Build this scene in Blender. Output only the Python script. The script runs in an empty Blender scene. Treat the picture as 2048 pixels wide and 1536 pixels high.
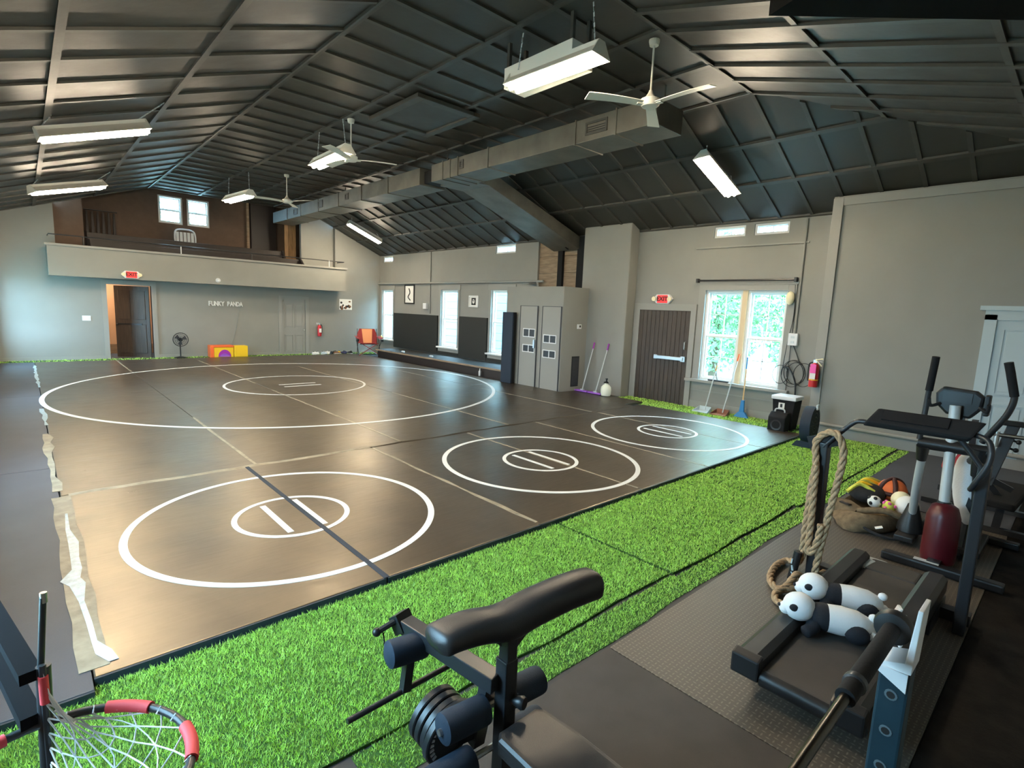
import bpy, bmesh, math, random
import numpy as np
from mathutils import Vector, Matrix
random.seed(7); rng = np.random.default_rng(7)
PI = math.pi; R = math.radians
S = bpy.context.scene
COL = S.collection

# ---------------------------------------------------------------- camera, sky, exposure
cd = bpy.data.cameras.new('camera'); cam = bpy.data.objects.new('camera', cd); COL.objects.link(cam)
YAW, PITCH, ROLL, FPX = R(42.70096), R(-7.98035), R(2.35551), 1061.03
fw = Vector((math.sin(YAW)*math.cos(PITCH), math.cos(YAW)*math.cos(PITCH), math.sin(PITCH)))
rt = Vector((math.cos(YAW), -math.sin(YAW), 0)); up = rt.cross(fw)
rt2 = rt*math.cos(ROLL)+up*math.sin(ROLL); up2 = -rt*math.sin(ROLL)+up*math.cos(ROLL)
M = Matrix.Identity(4)
for i in range(3): M[i][0] = rt2[i]; M[i][1] = up2[i]; M[i][2] = -fw[i]
M[0][3], M[1][3], M[2][3] = 0, 0, 1.9
cam.matrix_world = M
cd.sensor_fit = 'HORIZONTAL'; cd.sensor_width = 36; cd.lens = 36*FPX/2048; cd.clip_start = .02; cd.clip_end = 200
S.camera = cam
W = bpy.data.worlds.new('sky'); S.world = W; W.use_nodes = True
bg = W.node_tree.nodes['Background']; bg.inputs[0].default_value = (.48, .76, 1, 1); bg.inputs[1].default_value = 20.0
S.view_settings.view_transform = 'Standard'; S.view_settings.look = 'None'; S.view_settings.gamma = 1
S.view_settings.use_curve_mapping = False; S.view_settings.exposure = 0.85
LAMP = 105.0           # strength of the fluorescent tubes
LAMPC = (1, .83, .60)
S.cycles.use_denoising = True
S.cycles.max_bounces = 8; S.cycles.diffuse_bounces = 4; S.cycles.sample_clamp_indirect = 6

def portal(x, y, z, sx, sz, face):   # marks a real window opening for sky sampling
    l = bpy.data.lights.new('window_portal', 'AREA'); l.shape = 'RECTANGLE'; l.size = sx; l.size_y = sz
    l.cycles.is_portal = True
    o = bpy.data.objects.new('window_portal', l); COL.objects.link(o); o.location = (x, y, z)
    o.rotation_euler = face

# ---------------------------------------------------------------- materials
MATS = {}
def mat(name, col, rough=.6, metal=0, vary=0, vscale=6, bump=0, bscale=40, emit=0, ecol=None, spec=.5, coat=0, rvar=0, stretch=None):
    m = bpy.data.materials.new(name); MATS[name] = m; m.use_nodes = True
    nt = m.node_tree; b = nt.nodes['Principled BSDF']; N = nt.nodes.new; L = nt.links.new
    c = (*col, 1)
    b.inputs['Base Color'].default_value = c; b.inputs['Roughness'].default_value = rough
    b.inputs['Metallic'].default_value = metal; b.inputs['Specular IOR Level'].default_value = spec
    b.inputs['Coat Weight'].default_value = coat
    if emit:
        b.inputs['Emission Color'].default_value = (*(ecol or col), 1); b.inputs['Emission Strength'].default_value = emit
    if vary or bump or rvar:
        tc = N('ShaderNodeTexCoord'); co = tc.outputs['Object']
        if stretch:
            mp = N('ShaderNodeMapping'); mp.inputs['Scale'].default_value = stretch; L(co, mp.inputs[0]); co = mp.outputs[0]
    if vary or rvar:
        n = N('ShaderNodeTexNoise'); n.inputs['Scale'].default_value = vscale; n.inputs['Detail'].default_value = 5; L(co, n.inputs['Vector'])
        if vary:
            r = N('ShaderNodeValToRGB'); r.color_ramp.elements[0].position = .3; r.color_ramp.elements[1].position = .7
            r.color_ramp.elements[0].color = (*[max(0, x*(1-vary)) for x in col], 1); r.color_ramp.elements[1].color = (*[min(1, x*(1+vary)) for x in col], 1)
            L(n.outputs['Fac'], r.inputs[0]); L(r.outputs[0], b.inputs['Base Color'])
        if rvar:
            mr = N('ShaderNodeMapRange'); mr.inputs['From Min'].default_value = .3; mr.inputs['From Max'].default_value = .7
            mr.inputs['To Min'].default_value = rough-rvar; mr.inputs['To Max'].default_value = rough+rvar
            L(n.outputs['Fac'], mr.inputs['Value']); L(mr.outputs[0], b.inputs['Roughness'])
    if bump:
        n2 = N('ShaderNodeTexNoise'); n2.inputs['Scale'].default_value = bscale; n2.inputs['Detail'].default_value = 3; L(co, n2.inputs['Vector'])
        bp = N('ShaderNodeBump'); bp.inputs['Strength'].default_value = bump; bp.inputs['Distance'].default_value = .01
        L(n2.outputs['Fac'], bp.inputs['Height']); L(bp.outputs[0], b.inputs['Normal'])
    return m
m_wall = mat('wall_paint', (.27, .27, .25), .7, vary=.05, vscale=1.5, bump=.12, bscale=120)
m_wall2 = mat('trim_paint', (.3, .3, .28), .55)
m_ceil = mat('ceiling_panel_paint', (.034, .034, .029), .5, vary=.25, vscale=2, bump=.3, bscale=6, rvar=.08)
m_batten = mat('ceiling_batten_paint', (.05, .05, .044), .5, vary=.15, bump=.1, bscale=20)
m_duct = mat('duct_paint', (.10, .096, .08), .5, vary=.25, vscale=3, bump=.2, bscale=8)
m_mat = mat('vinyl_mat', (.034, .026, .021), .37, vary=.45, vscale=1.1, bump=.22, bscale=2.2, rvar=.07, spec=1)
_b = m_mat.node_tree.nodes['Principled BSDF']; _b.inputs['IOR'].default_value = 1.9; _b.inputs['Specular Tint'].default_value = (1, .85, .62, 1)
def _scuff(m, b):      # crosswise brushed wear over the vinyl: fine streaks in gloss and sheen
    nt = m.node_tree; N = nt.nodes.new; L = nt.links.new
    tc = N('ShaderNodeTexCoord'); mp = N('ShaderNodeMapping'); mp.inputs['Scale'].default_value = (1.2, 14, 1); L(tc.outputs['Object'], mp.inputs[0])
    n = N('ShaderNodeTexNoise'); n.inputs['Scale'].default_value = 3; n.inputs['Detail'].default_value = 8; n.inputs['Roughness'].default_value = .7; L(mp.outputs[0], n.inputs['Vector'])
    old = b.inputs['Roughness'].links[0].from_socket; ad = N('ShaderNodeMath'); ad.operation = 'MULTIPLY_ADD'; ad.inputs[1].default_value = .36
    L(n.outputs['Fac'], ad.inputs[0]); sub = N('ShaderNodeMath'); sub.operation = 'SUBTRACT'; sub.inputs[1].default_value = .18; L(old, sub.inputs[0]); L(sub.outputs[0], ad.inputs[2]); L(ad.outputs[0], b.inputs['Roughness'])
    n2 = N('ShaderNodeTexNoise'); n2.inputs['Scale'].default_value = 1.7; n2.inputs['Detail'].default_value = 6; n2.inputs['Distortion'].default_value = .6; L(tc.outputs['Object'], n2.inputs['Vector'])
    mr = N('ShaderNodeMapRange'); mr.inputs['From Min'].default_value = .35; mr.inputs['From Max'].default_value = .65; mr.inputs['To Min'].default_value = .35; mr.inputs['To Max'].default_value = 1.1
    L(n2.outputs['Fac'], mr.inputs['Value']); L(mr.outputs[0], b.inputs['Specular IOR Level'])
_scuff(m_mat, _b)
def _soft(m, wide=True):
    for n in m.node_tree.nodes:
        if n.type == 'MAP_RANGE': n.inputs['From Min'].default_value = .1; n.inputs['From Max'].default_value = .9
        if n.type == 'VALTORGB': n.color_ramp.elements[0].position = .1; n.color_ramp.elements[1].position = .9
_soft(m_mat)
m_matside = mat('mat_edge_foam', (.012, .025, .04), .6)
m_tape = mat('old_tape', (.3, .26, .19), .5, vary=.25, vscale=9, bump=.3, bscale=30)
m_tapew = mat('torn_clear_tape', (.42, .54, .62), .3, vary=.2, vscale=20, bump=.3, bscale=30)
m_line = mat('white_mat_paint', (.82, .84, .84), .45)
m_floor = mat('dark_floor', (.035, .036, .038), .7, vary=.15)
m_greymat = mat('grey_foam_mat', (.055, .06, .075), .55, vary=.1, vscale=3, bump=.1, bscale=200)
m_rubber = mat('flat_rubber', (.05, .045, .042), .75, vary=.12, bump=.15, bscale=300)
m_black = mat('black_plastic', (.012, .013, .015), .4)
m_blackm = mat('black_matte', (.012, .013, .015), .8, bump=.1, bscale=90, spec=.2)
m_flat = mat('flat_black_rail', (.008, .008, .009), .95, spec=.05)
m_blackf = mat('black_fabric', (.018, .018, .02), .9, bump=.3, bscale=150)
m_vinyl = mat('black_vinyl_upholstery', (.022, .021, .022), .38, bump=.12, bscale=350)
m_navy = mat('dark_blue_foam', (.008, .021, .042), .75, bump=.15, bscale=250)
m_steelb = mat('black_powder_coat', (.02, .022, .026), .38)
m_steel = mat('brushed_steel', (.55, .56, .56), .3, 1)
m_grey = mat('silver_paint', (.55, .6, .62), .4, .15)
m_darkbar = mat('dark_steel_bar', (.09, .085, .075), .32, 1)
m_rackw = mat('worn_rack_paint', (.1, .14, .16), .5)
m_rack = mat('blue_grey_steel', (.011, .036, .052), .5, .2, vary=.15)
m_white = mat('white_paint', (.8, .8, .78), .5)
m_whitep = mat('white_plastic', (.78, .79, .8), .35)
m_fan = mat('fan_cream', (.68, .66, .58), .45)
m_refl = mat('reflector_enamel', (.85, .82, .74), .4)
m_tube = mat('fluorescent_tube', (1, 1, 1), .5, emit=LAMP, ecol=LAMPC)
m_red = mat('red_enamel', (.55, .02, .025), .35)
m_maroon = mat('dark_red_plastic', (.07, .003, .008), .35)
m_redfoam = mat('red_foam', (.75, .06, .07), .6)
m_pink = mat('pink_tag', (.9, .12, .45), .6)
m_yellow = mat('yellow_vinyl', (.95, .62, .02), .45)
m_orange = mat('orange_vinyl', (.9, .16, .04), .45)
m_purple = mat('purple_vinyl', (.35, .03, .42), .5)
m_purple2 = mat('purple_plastic', (.3, .1, .6), .6)
m_dkdoor = mat('dark_brown_wood', (.045, .032, .023), .5, vary=.35, vscale=5, stretch=(8, 8, .6), bump=.15, bscale=30)
m_tan = mat('plywood', (.28, .2, .13), .7, vary=.25, vscale=3, stretch=(1, 1, 6))
m_pine = mat('pine_board', (.42, .24, .11), .6, vary=.3, vscale=6, stretch=(6, 6, .5))  # light brown wood, its own tone
m_brownw = mat('brown_wall_paint', (.12, .075, .05), .75, vary=.1)
m_pew = mat('dark_pew_wood', (.02, .013, .011), .5)
m_wmat = mat('black_wall_pad', (.012, .014, .012), .65, bump=.1, bscale=150)
m_ltblue = mat('pale_blue_door_paint', (.42, .5, .53), .45)
m_rope = mat('manila_rope', (.42, .29, .17), .85, vary=.25, vscale=60, bump=.5, bscale=200)
m_turfbase = mat('turf_backing', (.03, .09, .012), .95)
m_canvas = mat('olive_canvas', (.16, .11, .06), .85, vary=.3, vscale=20, bump=.4, bscale=90)
m_ball = mat('orange_ball', (.75, .16, .04), .7, bump=.2, bscale=200)
m_dkred = mat('dark_brown_rubber', (.05, .012, .01), .6)
m_ylw2 = mat('yellow_green_felt', (.75, .75, .1), .8, vary=.5, vscale=8)
m_net = mat('white_cord', (.82, .86, .88), .6)
m_pandaw = mat('white_plush', (.82, .84, .86), .85, bump=.3, bscale=120)
m_pandab = mat('black_plush', (.008, .011, .018), .85, bump=.3, bscale=120)
m_camp = mat('dark_red_canvas', (.28, .03, .03), .8)
m_campo = mat('orange_canvas', (.9, .38, .17), .8)
m_paper = mat('paper_white', (.85, .84, .8), .7)
m_ink = mat('ink_black', (.01, .01, .01), .6)
m_hall = mat('hall_wall_peach', (.62, .4, .25), .7)
m_exit = mat('exit_red_face', (.8, .03, .03), .5, emit=.35, ecol=(1, .05, .05))
m_brown = mat('brown_bristle', (.25, .1, .06), .8)
m_blue = mat('blue_plastic', (.02, .2, .5), .45)
m_wood = mat('broom_wood', (.65, .4, .18), .6)
m_jug = mat('translucent_jug', (.82, .85, .74), .35)
m_cream = mat('cream_lens', (.9, .82, .55), .4)
m_leaf = mat('tree_leaf', (.2, .36, .17), .6, vary=.45, vscale=2)
m_bark = mat('bark', (.12, .08, .05), .9)
m_lawn = mat('lawn', (.3, .42, .36), .9, vary=.3, vscale=1)
m_house = mat('pale_siding', (.13, .19, .2), .7)
m_rust = mat('shoe_brown', (.2, .09, .04), .7)
m_navyc = mat('navy_cloth', (.03, .035, .1), .8)
# turf blades: colour varies blade to blade and patch to patch
m_turf = mat('turf_blade', (.50, .80, .15), .5, vary=.3, vscale=23)
# diamond-plate rubber: herringbone of raised bars as fine relief
m_dia = mat('diamond_rubber', (.085, .074, .062), .5)
def _dia():
    nt = m_dia.node_tree; N = nt.nodes.new; L = nt.links.new; b = nt.nodes['Principled BSDF']
    def mth(op, a, c=None):
        n = N('ShaderNodeMath'); n.operation = op
        for k, v in enumerate((a, c)):
            if v is None: continue
            if isinstance(v, (int, float)): n.inputs[k].default_value = v
            else: L(v, n.inputs[k])
        return n.outputs[0]
    tc = N('ShaderNodeTexCoord'); sp = N('ShaderNodeSeparateXYZ'); L(tc.outputs['Object'], sp.inputs[0])
    P = .027; u = mth('DIVIDE', sp.outputs[0], P); v = mth('DIVIDE', sp.outputs[1], P)
    chk = mth('FLOORED_MODULO', mth('ADD', mth('FLOOR', u), mth('FLOOR', v)), 2)
    fu = mth('SUBTRACT', mth('FRACT', u), .5); fv = mth('SUBTRACT', mth('FRACT', v), .5)
    bars = []
    for a, c in ((fu, fv), (fv, fu)):      # one lozenge lies along x, its neighbour along y
        bars.append(mth('LESS_THAN', mth('ADD', mth('MULTIPLY', mth('ABSOLUTE', a), 2.1), mth('MULTIPLY', mth('ABSOLUTE', c), 6.0)), 1.0))
    h = mth('ADD', mth('MULTIPLY', bars[0], chk), mth('MULTIPLY', bars[1], mth('SUBTRACT', 1, chk)))
    cr = N('ShaderNodeMix'); cr.data_type = 'RGBA'; cr.inputs[6].default_value = (.085, .074, .062, 1); cr.inputs[7].default_value = (.17, .15, .125, 1)
    L(h, cr.inputs[0]); L(cr.outputs[2], b.inputs['Base Color'])
    bp = N('ShaderNodeBump'); bp.inputs['Strength'].default_value = .6; bp.inputs['Distance'].default_value = .004
    L(h, bp.inputs['Height']); L(bp.outputs[0], b.inputs['Normal'])
_dia()
m_glass = bpy.data.materials.new('window_glass'); m_glass.use_nodes = True
nt = m_glass.node_tree; nt.nodes.clear()
go = nt.nodes.new('ShaderNodeOutputMaterial'); gm = nt.nodes.new('ShaderNodeMixShader'); gt = nt.nodes.new('ShaderNodeBsdfTransparent'); gg = nt.nodes.new('ShaderNodeBsdfGlossy')
gt.inputs[0].default_value = (.9, .97, .98, 1); gg.inputs['Roughness'].default_value = .02; gm.inputs[0].default_value = .06
nt.links.new(gt.outputs[0], gm.inputs[1]); nt.links.new(gg.outputs[0], gm.inputs[2]); nt.links.new(gm.outputs[0], go.inputs[0])

# ---------------------------------------------------------------- mesh helpers
OFF = {}
class MB:
    def __init__(s): s.v = []; s.f = []; s.X = Matrix.Identity(4)
    def at(s, loc=(0, 0, 0), rot=(0, 0, 0), sc=(1, 1, 1)):
        from mathutils import Euler
        s.X = Matrix.LocRotScale(Vector(loc), Euler(rot), Vector(sc)); return s
    def add(s, vs, fs):
        n = len(s.v); s.v += [s.X @ Vector(v) for v in vs]; s.f += [tuple(i+n for i in f) for f in fs]; return s
    def box(s, x0, x1, y0, y1, z0, z1):
        return s.add([(x0, y0, z0), (x1, y0, z0), (x1, y1, z0), (x0, y1, z0), (x0, y0, z1), (x1, y0, z1), (x1, y1, z1), (x0, y1, z1)],
                     [(0, 3, 2, 1), (4, 5, 6, 7), (0, 1, 5, 4), (1, 2, 6, 5), (2, 3, 7, 6), (3, 0, 4, 7)])
    def cbox(s, c, d): return s.box(c[0]-d[0]/2, c[0]+d[0]/2, c[1]-d[1]/2, c[1]+d[1]/2, c[2]-d[2]/2, c[2]+d[2]/2)
    def bar(s, p, q, w, h, upv=(0, 0, 1)):      # rectangular bar from p to q
        p, q = Vector(p), Vector(q); d = (q-p).normalized(); u = Vector(upv)
        if abs(d.dot(u)) > .98: u = Vector((1, 0, 0))
        r = d.cross(u).normalized(); u = r.cross(d).normalized()
        vs = [a+r*sx*w/2+u*sy*h/2 for a in (p, q) for sx, sy in ((-1, -1), (1, -1), (1, 1), (-1, 1))]
        return s.add(vs, [(3, 2, 1, 0), (4, 5, 6, 7), (0, 1, 5, 4), (1, 2, 6, 5), (2, 3, 7, 6), (3, 0, 4, 7)])
    def tube(s, pts, r, n=8, closed=False, caps=True):
        P = [Vector(p) for p in pts]; m = len(P); rs = r if isinstance(r, (list, tuple)) else [r]*m
        T = []
        for i in range(m):
            a = P[(i-1) % m] if (closed or i > 0) else P[i]; b = P[(i+1) % m] if (closed or i < m-1) else P[i]
            T.append((b-a).normalized())
        u = Vector((0, 0, 1)) if abs(T[0].z) < .9 else Vector((1, 0, 0)); u = (u-T[0]*u.dot(T[0])).normalized()
        vs = []
        for i in range(m):
            u = (u-T[i]*u.dot(T[i])).normalized(); w = T[i].cross(u)
            vs += [P[i]+(u*math.cos(2*PI*k/n)+w*math.sin(2*PI*k/n))*rs[i] for k in range(n)]
        fs = []
        for i in range(m if closed else m-1):
            j = (i+1) % m
            fs += [(i*n+k, i*n+(k+1) % n, j*n+(k+1) % n, j*n+k) for k in range(n)]
        if caps and not closed: fs += [tuple(range(n))[::-1], tuple((m-1)*n+k for k in range(n))]
        return s.add(vs, fs)
    def cyl(s, p, q, r, n=12, r2=None): return s.tube([p, q], [r, r if r2 is None else r2], n)
    def lathe(s, prof, c=(0, 0, 0), n=16, ax=(0, 0, 1)):     # prof: (radius, height along ax)
        ax = Vector(ax).normalized(); u = Vector((1, 0, 0)) if abs(ax.x) < .9 else Vector((0, 1, 0)); u = (u-ax*u.dot(ax)).normalized(); w = ax.cross(u); c = Vector(c)
        vs = [c+ax*z+(u*math.cos(2*PI*k/n)+w*math.sin(2*PI*k/n))*r for r, z in prof for k in range(n)]
        fs = [(i*n+k, i*n+(k+1) % n, (i+1)*n+(k+1) % n, (i+1)*n+k) for i in range(len(prof)-1) for k in range(n)]
        fs += [tuple(range(n))[::-1], tuple((len(prof)-1)*n+k for k in range(n))]
        return s.add(vs, fs)
    def ball(s, c, r, n=14, m=9):
        r = (r, r, r) if not isinstance(r, (tuple, list)) else r
        vs = [(c[0], c[1], c[2]-r[2])]
        for i in range(1, m):
            t = PI*i/m
            vs += [(c[0]+r[0]*math.sin(t)*math.cos(2*PI*k/n), c[1]+r[1]*math.sin(t)*math.sin(2*PI*k/n), c[2]-r[2]*math.cos(t)) for k in range(n)]
        vs.append((c[0], c[1], c[2]+r[2])); e = len(vs)-1
        fs = [(0, 1+(k+1) % n, 1+k) for k in range(n)]
        for i in range(m-2): fs += [(1+i*n+k, 1+i*n+(k+1) % n, 1+(i+1)*n+(k+1) % n, 1+(i+1)*n+k) for k in range(n)]
        fs += [(e, 1+(m-2)*n+k, 1+(m-2)*n+(k+1) % n) for k in range(n)]
        return s.add(vs, fs)
    def prism(s, poly, vec):                                  # poly: 3D planar points
        n = len(poly); v = Vector(vec); P = [Vector(p) for p in poly]
        return s.add(P+[p+v for p in P], [tuple(range(n))[::-1], tuple(n+i for i in range(n))]+[(i, (i+1) % n, n+(i+1) % n, n+i) for i in range(n)])
    def ring(s, c, r0, r1, z0, z1, n=96, a0=0, a1=2*PI):
        full = abs(a1-a0-2*PI) < 1e-6; m = n if full else n+1
        vs = []
        for k in range(m):
            a = a0+(a1-a0)*k/n; ca, sa = math.cos(a), math.sin(a)
            vs += [(c[0]+r0*ca, c[1]+r0*sa, z0), (c[0]+r1*ca, c[1]+r1*sa, z0), (c[0]+r1*ca, c[1]+r1*sa, z1), (c[0]+r0*ca, c[1]+r0*sa, z1)]
        fs = []
        for k in range(n):
            a, b = 4*k, 4*((k+1) % m)
            fs += [(a+j, a+(j+1) % 4, b+(j+1) % 4, b+j) for j in range(4)]
        return s.add(vs, fs)
    def build(s, name, m, parent=None, smooth=0, bevel=0, label=None, kind=None, seg=2):
        off = OFF.get(parent.name, Vector()) if parent else Vector()
        me = bpy.data.meshes.new(name); me.from_pydata([v-off for v in s.v], [], s.f); me.update()
        bm = bmesh.new(); bm.from_mesh(me); bmesh.ops.recalc_face_normals(bm, faces=bm.faces)
        if bevel:
            es = [e for e in bm.edges if len(e.link_faces) == 2 and e.calc_face_angle(0) > R(50)]
            bmesh.ops.bevel(bm, geom=es, offset=bevel, segments=seg, profile=.6, affect='EDGES', clamp_overlap=True)
        bm.to_mesh(me); bm.free()
        if smooth: me.shade_smooth(); me.set_sharp_from_angle(angle=R(smooth))
        me.materials.append(m)
        o = bpy.data.objects.new(name, me); COL.objects.link(o)
        if parent: o.parent = parent
        OFF[o.name] = off.copy()
        if label: o['label'] = label
        if kind: o['kind'] = kind
        return o
def thing(name, label, cat, loc=(0, 0, 0), group=None, local=False, rz=0):
    o = bpy.data.objects.new(name, None); COL.objects.link(o); o.location = loc; o.rotation_euler = (0, 0, rz)
    o.empty_display_size = .1
    OFF[o.name] = Vector() if local else Vector(loc)
    o['label'] = label; o['category'] = cat
    if group: o['group'] = group
    return o
def tag(o, label, cat, group=None):
    o['label'] = label; o['category'] = cat
    if group: o['group'] = group
    return o
def struct(o): o['kind'] = 'structure'; return o
def dup(root, loc, rz=0, label=None, group=None):
    r = root.copy(); COL.objects.link(r); r.location = loc; r.rotation_euler = (0, 0, rz)
    if label: r['label'] = label
    if group: r['group'] = group
    for ch in list(root.children):
        c = ch.copy(); COL.objects.link(c); c.parent = r
        for g in list(ch.children):
            d = g.copy(); COL.objects.link(d); d.parent = c
    return r
def bez(pts, n=8):          # Catmull-Rom through points
    P = [Vector(p) for p in pts]; out = []
    for i in range(len(P)-1):
        a, b, c, d = P[max(i-1, 0)], P[i], P[i+1], P[min(i+2, len(P)-1)]
        for k in range(n):
            t = k/n; out.append(.5*((2*b)+(c-a)*t+(2*a-5*b+4*c-d)*t*t+(3*b-a-3*c+d)*t**3))
    return out+[P[-1]]
def text(body, name, size, mtl, parent, loc, rot, ext=.004, align='CENTER', bold=0):
    c = bpy.data.curves.new(name, 'FONT'); c.body = body; c.size = size; c.offset = bold; c.extrude = ext; c.align_x = align; c.align_y = 'CENTER'; c.resolution_u = 3
    tmp = bpy.data.objects.new('tmp_text', c); me = bpy.data.meshes.new_from_object(tmp); bpy.data.objects.remove(tmp); me.materials.clear(); me.materials.append(mtl)
    o = bpy.data.objects.new(name, me); COL.objects.link(o)
    off = OFF.get(parent.name, Vector()) if parent else Vector()
    o.parent = parent; o.location = Vector(loc)-off; o.rotation_euler = rot; OFF[o.name] = off
    return o
FACE_W = (PI/2, 0, -PI/2)    # text on a wall that faces -x
FACE_S = (PI/2, 0, 0)        # text on a wall that faces -y

# ---------------------------------------------------------------- room shell
XL, XR, YF, YN, ZE, ZF = -.55, 10.33, 19.0, -.76, 3.75, 4.98
def wall_boxes(mb, ax, a, b, u0, u1, z0, z1, holes):     # wall slab between a..b on axis ax, u along the wall; holes (u0,u1,z0,z1)
    us = sorted({u0, u1, *[h[0] for h in holes], *[h[1] for h in holes]}); zs = sorted({z0, z1, *[h[2] for h in holes], *[h[3] for h in holes]})
    for i in range(len(us)-1):
        run = None
        for j in range(len(zs)-1):
            cu, cz = (us[i]+us[i+1])/2, (zs[j]+zs[j+1])/2
            solid = not any(h[0] < cu < h[1] and h[2] < cz < h[3] for h in holes)
            if solid: run = [run[0] if run else zs[j], zs[j+1]]
            if (not solid or j == len(zs)-2) and run:
                if ax == 'x': mb.box(a, b, us[i], us[i+1], *run)
                else: mb.box(us[i], us[i+1], a, b, *run)
                run = None
struct(MB().box(XL-.2, XR+.2, YN-.2, 21.5, -.1, 0).build('floor', m_floor))
# window wall
WIN = [(17.97, 18.8, .58, 2.45), (13.9, 14.84, .58, 2.45), (11.3, 12.24, .58, 2.45)]
DBL = (3.86, 5.46, .63, 2.45)
CLE = [(18.03, 18.74, 3.48, 3.7), (11.27, 12.13, 3.49, 3.73), (4.77, 5.4, 3.48, 3.69), (3.97, 4.6, 3.48, 3.69)]
w = MB(); wall_boxes(w, 'x', XR, XR+.2, YN-.2, YF+.2, 0, ZE+.04, WIN+[DBL]+CLE+[(8.5, 10.36, 2.47, ZE)])
struct(w.build('wall_right', m_wall))
LW = [(17.0, 18.5, .6, 2.3), (11.5, 12.7, .7, 2.5), (6.5, 7.7, .7, 2.5), (1.7, 3.1, .7, 2.5)]
w = MB(); wall_boxes(w, 'x', XL-.2, XL, YN-.2, YF+.2, 0, ZE+.04, LW); struct(w.build('wall_left', m_wall))
struct(MB().box(XL, XR, YN-.2, YN, 0, ZE+.04).build('wall_near', m_wall))
def zc(x): return min(ZF, ZE+(x-XL)*(ZF-ZE)/(2.92-XL), ZE+(XR-x)*(ZF-ZE)/(XR-7.55))
w = MB(); wall_boxes(w, 'y', YF, YF+.15, XL, XR, 0, 2.31, [(1.78, 2.84, 0, 2.15), (6.6, 7.4, 0, 1.95)])
w.prism([(XL, YF, 2.31), (.75, YF, 2.31), (.75, YF, zc(.75)), (XL, YF, ZE)], (0, .15, 0))
w.prism([(8.52, YF, 2.31), (XR, YF, 2.31), (XR, YF, ZE), (8.52, YF, zc(8.52))], (0, .15, 0))
struct(w.build('wall_far', m_wall))
# gallery recess behind the balcony
struct(MB().box(.75, 8.52, YF, 20.8, 2.31, 2.5).build('floor_gallery', m_pew))
w = MB(); wall_boxes(w, 'y', 20.6, 20.8, .55, 8.72, 2.31, 5.5, [(3.38, 4.05, 4.2, 5.06), (4.18, 4.83, 4.2, 5.06)])
struct(w.build('wall_gallery', m_brownw))
w = MB(); w.box(.55, .75, YF+.15, 20.6, 2.31, 5.5); w.box(8.52, 8.72, YF+.15, 20.6, 2.31, 5.5); struct(w.build('wall_gallery_side', m_brownw))
struct(MB().box(.55, 8.72, YF-.06, 20.8, 5.3, 5.45).build('ceiling_gallery', m_ceil))
struct(MB().prism([(.55, YF-.06, zc(.55)+.05), (2.92, YF-.06, ZF+.05), (7.55, YF-.06, ZF+.05), (8.72, YF-.06, zc(8.72)+.05), (8.72, YF-.06, 5.3), (.55, YF-.06, 5.3)], (0, .05, 0)).build('wall_gallery_header', m_ceil))
struct(MB().box(.75, 1.38, 19.16, 19.3, 2.5, 4.5).build('partition_gallery', m_brownw))
struct(MB().box(7.35, 8.52, 19.16, 19.3, 2.5, 4.98).build('partition_gallery', m_wall))
struct(MB().box(6.1, 6.95, 20.45, 20.6, 2.5, 5.3).build('partition_gallery_dark', m_pew))
struct(MB().box(5.98, 6.06, 20.5, 20.6, 2.5, 5.3).build('trim_1', m_tan))
t = MB()
for i in range(3): t.box(7.0+.13*i, 7.0+.13*i+.125, 19.75, 19.8, 2.5, 4.95)
struct(t.build('trim_2', m_pine))
# ceiling: four facets, each a backing sheet with raised battens and separate panels
def clip(poly, f):
    out = []
    for i in range(len(poly)):
        a, b = poly[i], poly[(i+1) % len(poly)]; fa, fb = f(a), f(b)
        if fa >= 0: out.append(a)
        if (fa >= 0) != (fb >= 0):
            t = fa/(fa-fb); out.append((a[0]+(b[0]-a[0])*t, a[1]+(b[1]-a[1])*t))
    return out
def facet(name, poly, zf, xs, ys, bw=.035, skipx=(), hole=None):
    c = struct(MB().prism([(x, y, zf(x, y)+.03) for x, y in poly], (0, 0, .06)).build(name, m_ceil))
    n = len(poly); A = sum(poly[i][0]*poly[(i+1) % n][1]-poly[(i+1) % n][0]*poly[i][1] for i in range(n)); sg = 1 if A > 0 else -1
    edges = [(poly[i], poly[(i+1) % n]) for i in range(n)]
    def clipall(q):
        for a, b in edges:
            q = clip(q, lambda p: sg*((b[0]-a[0])*(p[1]-a[1])-(b[1]-a[1])*(p[0]-a[0]))) if len(q) > 2 else q
        return q
    def solid(q, zo, th, nm, m):
        q = clipall(q)
        if len(q) < 3: return
        ar = abs(sum(q[i][0]*q[(i+1) % len(q)][1]-q[(i+1) % len(q)][0]*q[i][1] for i in range(len(q))))/2
        if ar < .004: return
        MB().prism([(x, y, zf(x, y)+zo) for x, y in q], (0, 0, th)).build(nm, m, c)
    for i in range(len(xs)-1):
        for j in range(len(ys)-1):
            g = .004; tilt = random.uniform(-.004, .004)
            solid([(xs[i]+g, ys[j]+g), (xs[i+1]-g, ys[j]+g), (xs[i+1]-g, ys[j+1]-g), (xs[i]+g, ys[j+1]-g)], .012+tilt, .02, 'panel', m_ceil)
    for x in xs: solid([(x-bw, -2), (x+bw, -2), (x+bw, 20), (x-bw, 20)], -.022, .045, 'batten', m_batten)
    for y in ys: solid([(-2, y-bw*.8), (12, y-bw*.8), (12, y+bw*.8), (-2, y+bw*.8)], -.016, .04, 'batten', m_batten)
    return c
fr = lambda a, b, s: [a+s*i for i in range(int(round((b-a)/s))+1)]
facet('ceiling', [(2.92, 3.6), (7.55, 3.6), (7.55, 19), (2.92, 19)], lambda x, y: ZF, [2.92, 4.2, 5.3, 6.42, 7.55], fr(3.6, 19.0, .55))
kl = (ZF-ZE)/(2.92-XL); kr = (ZF-ZE)/(XR-7.55); kn = .285
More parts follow.
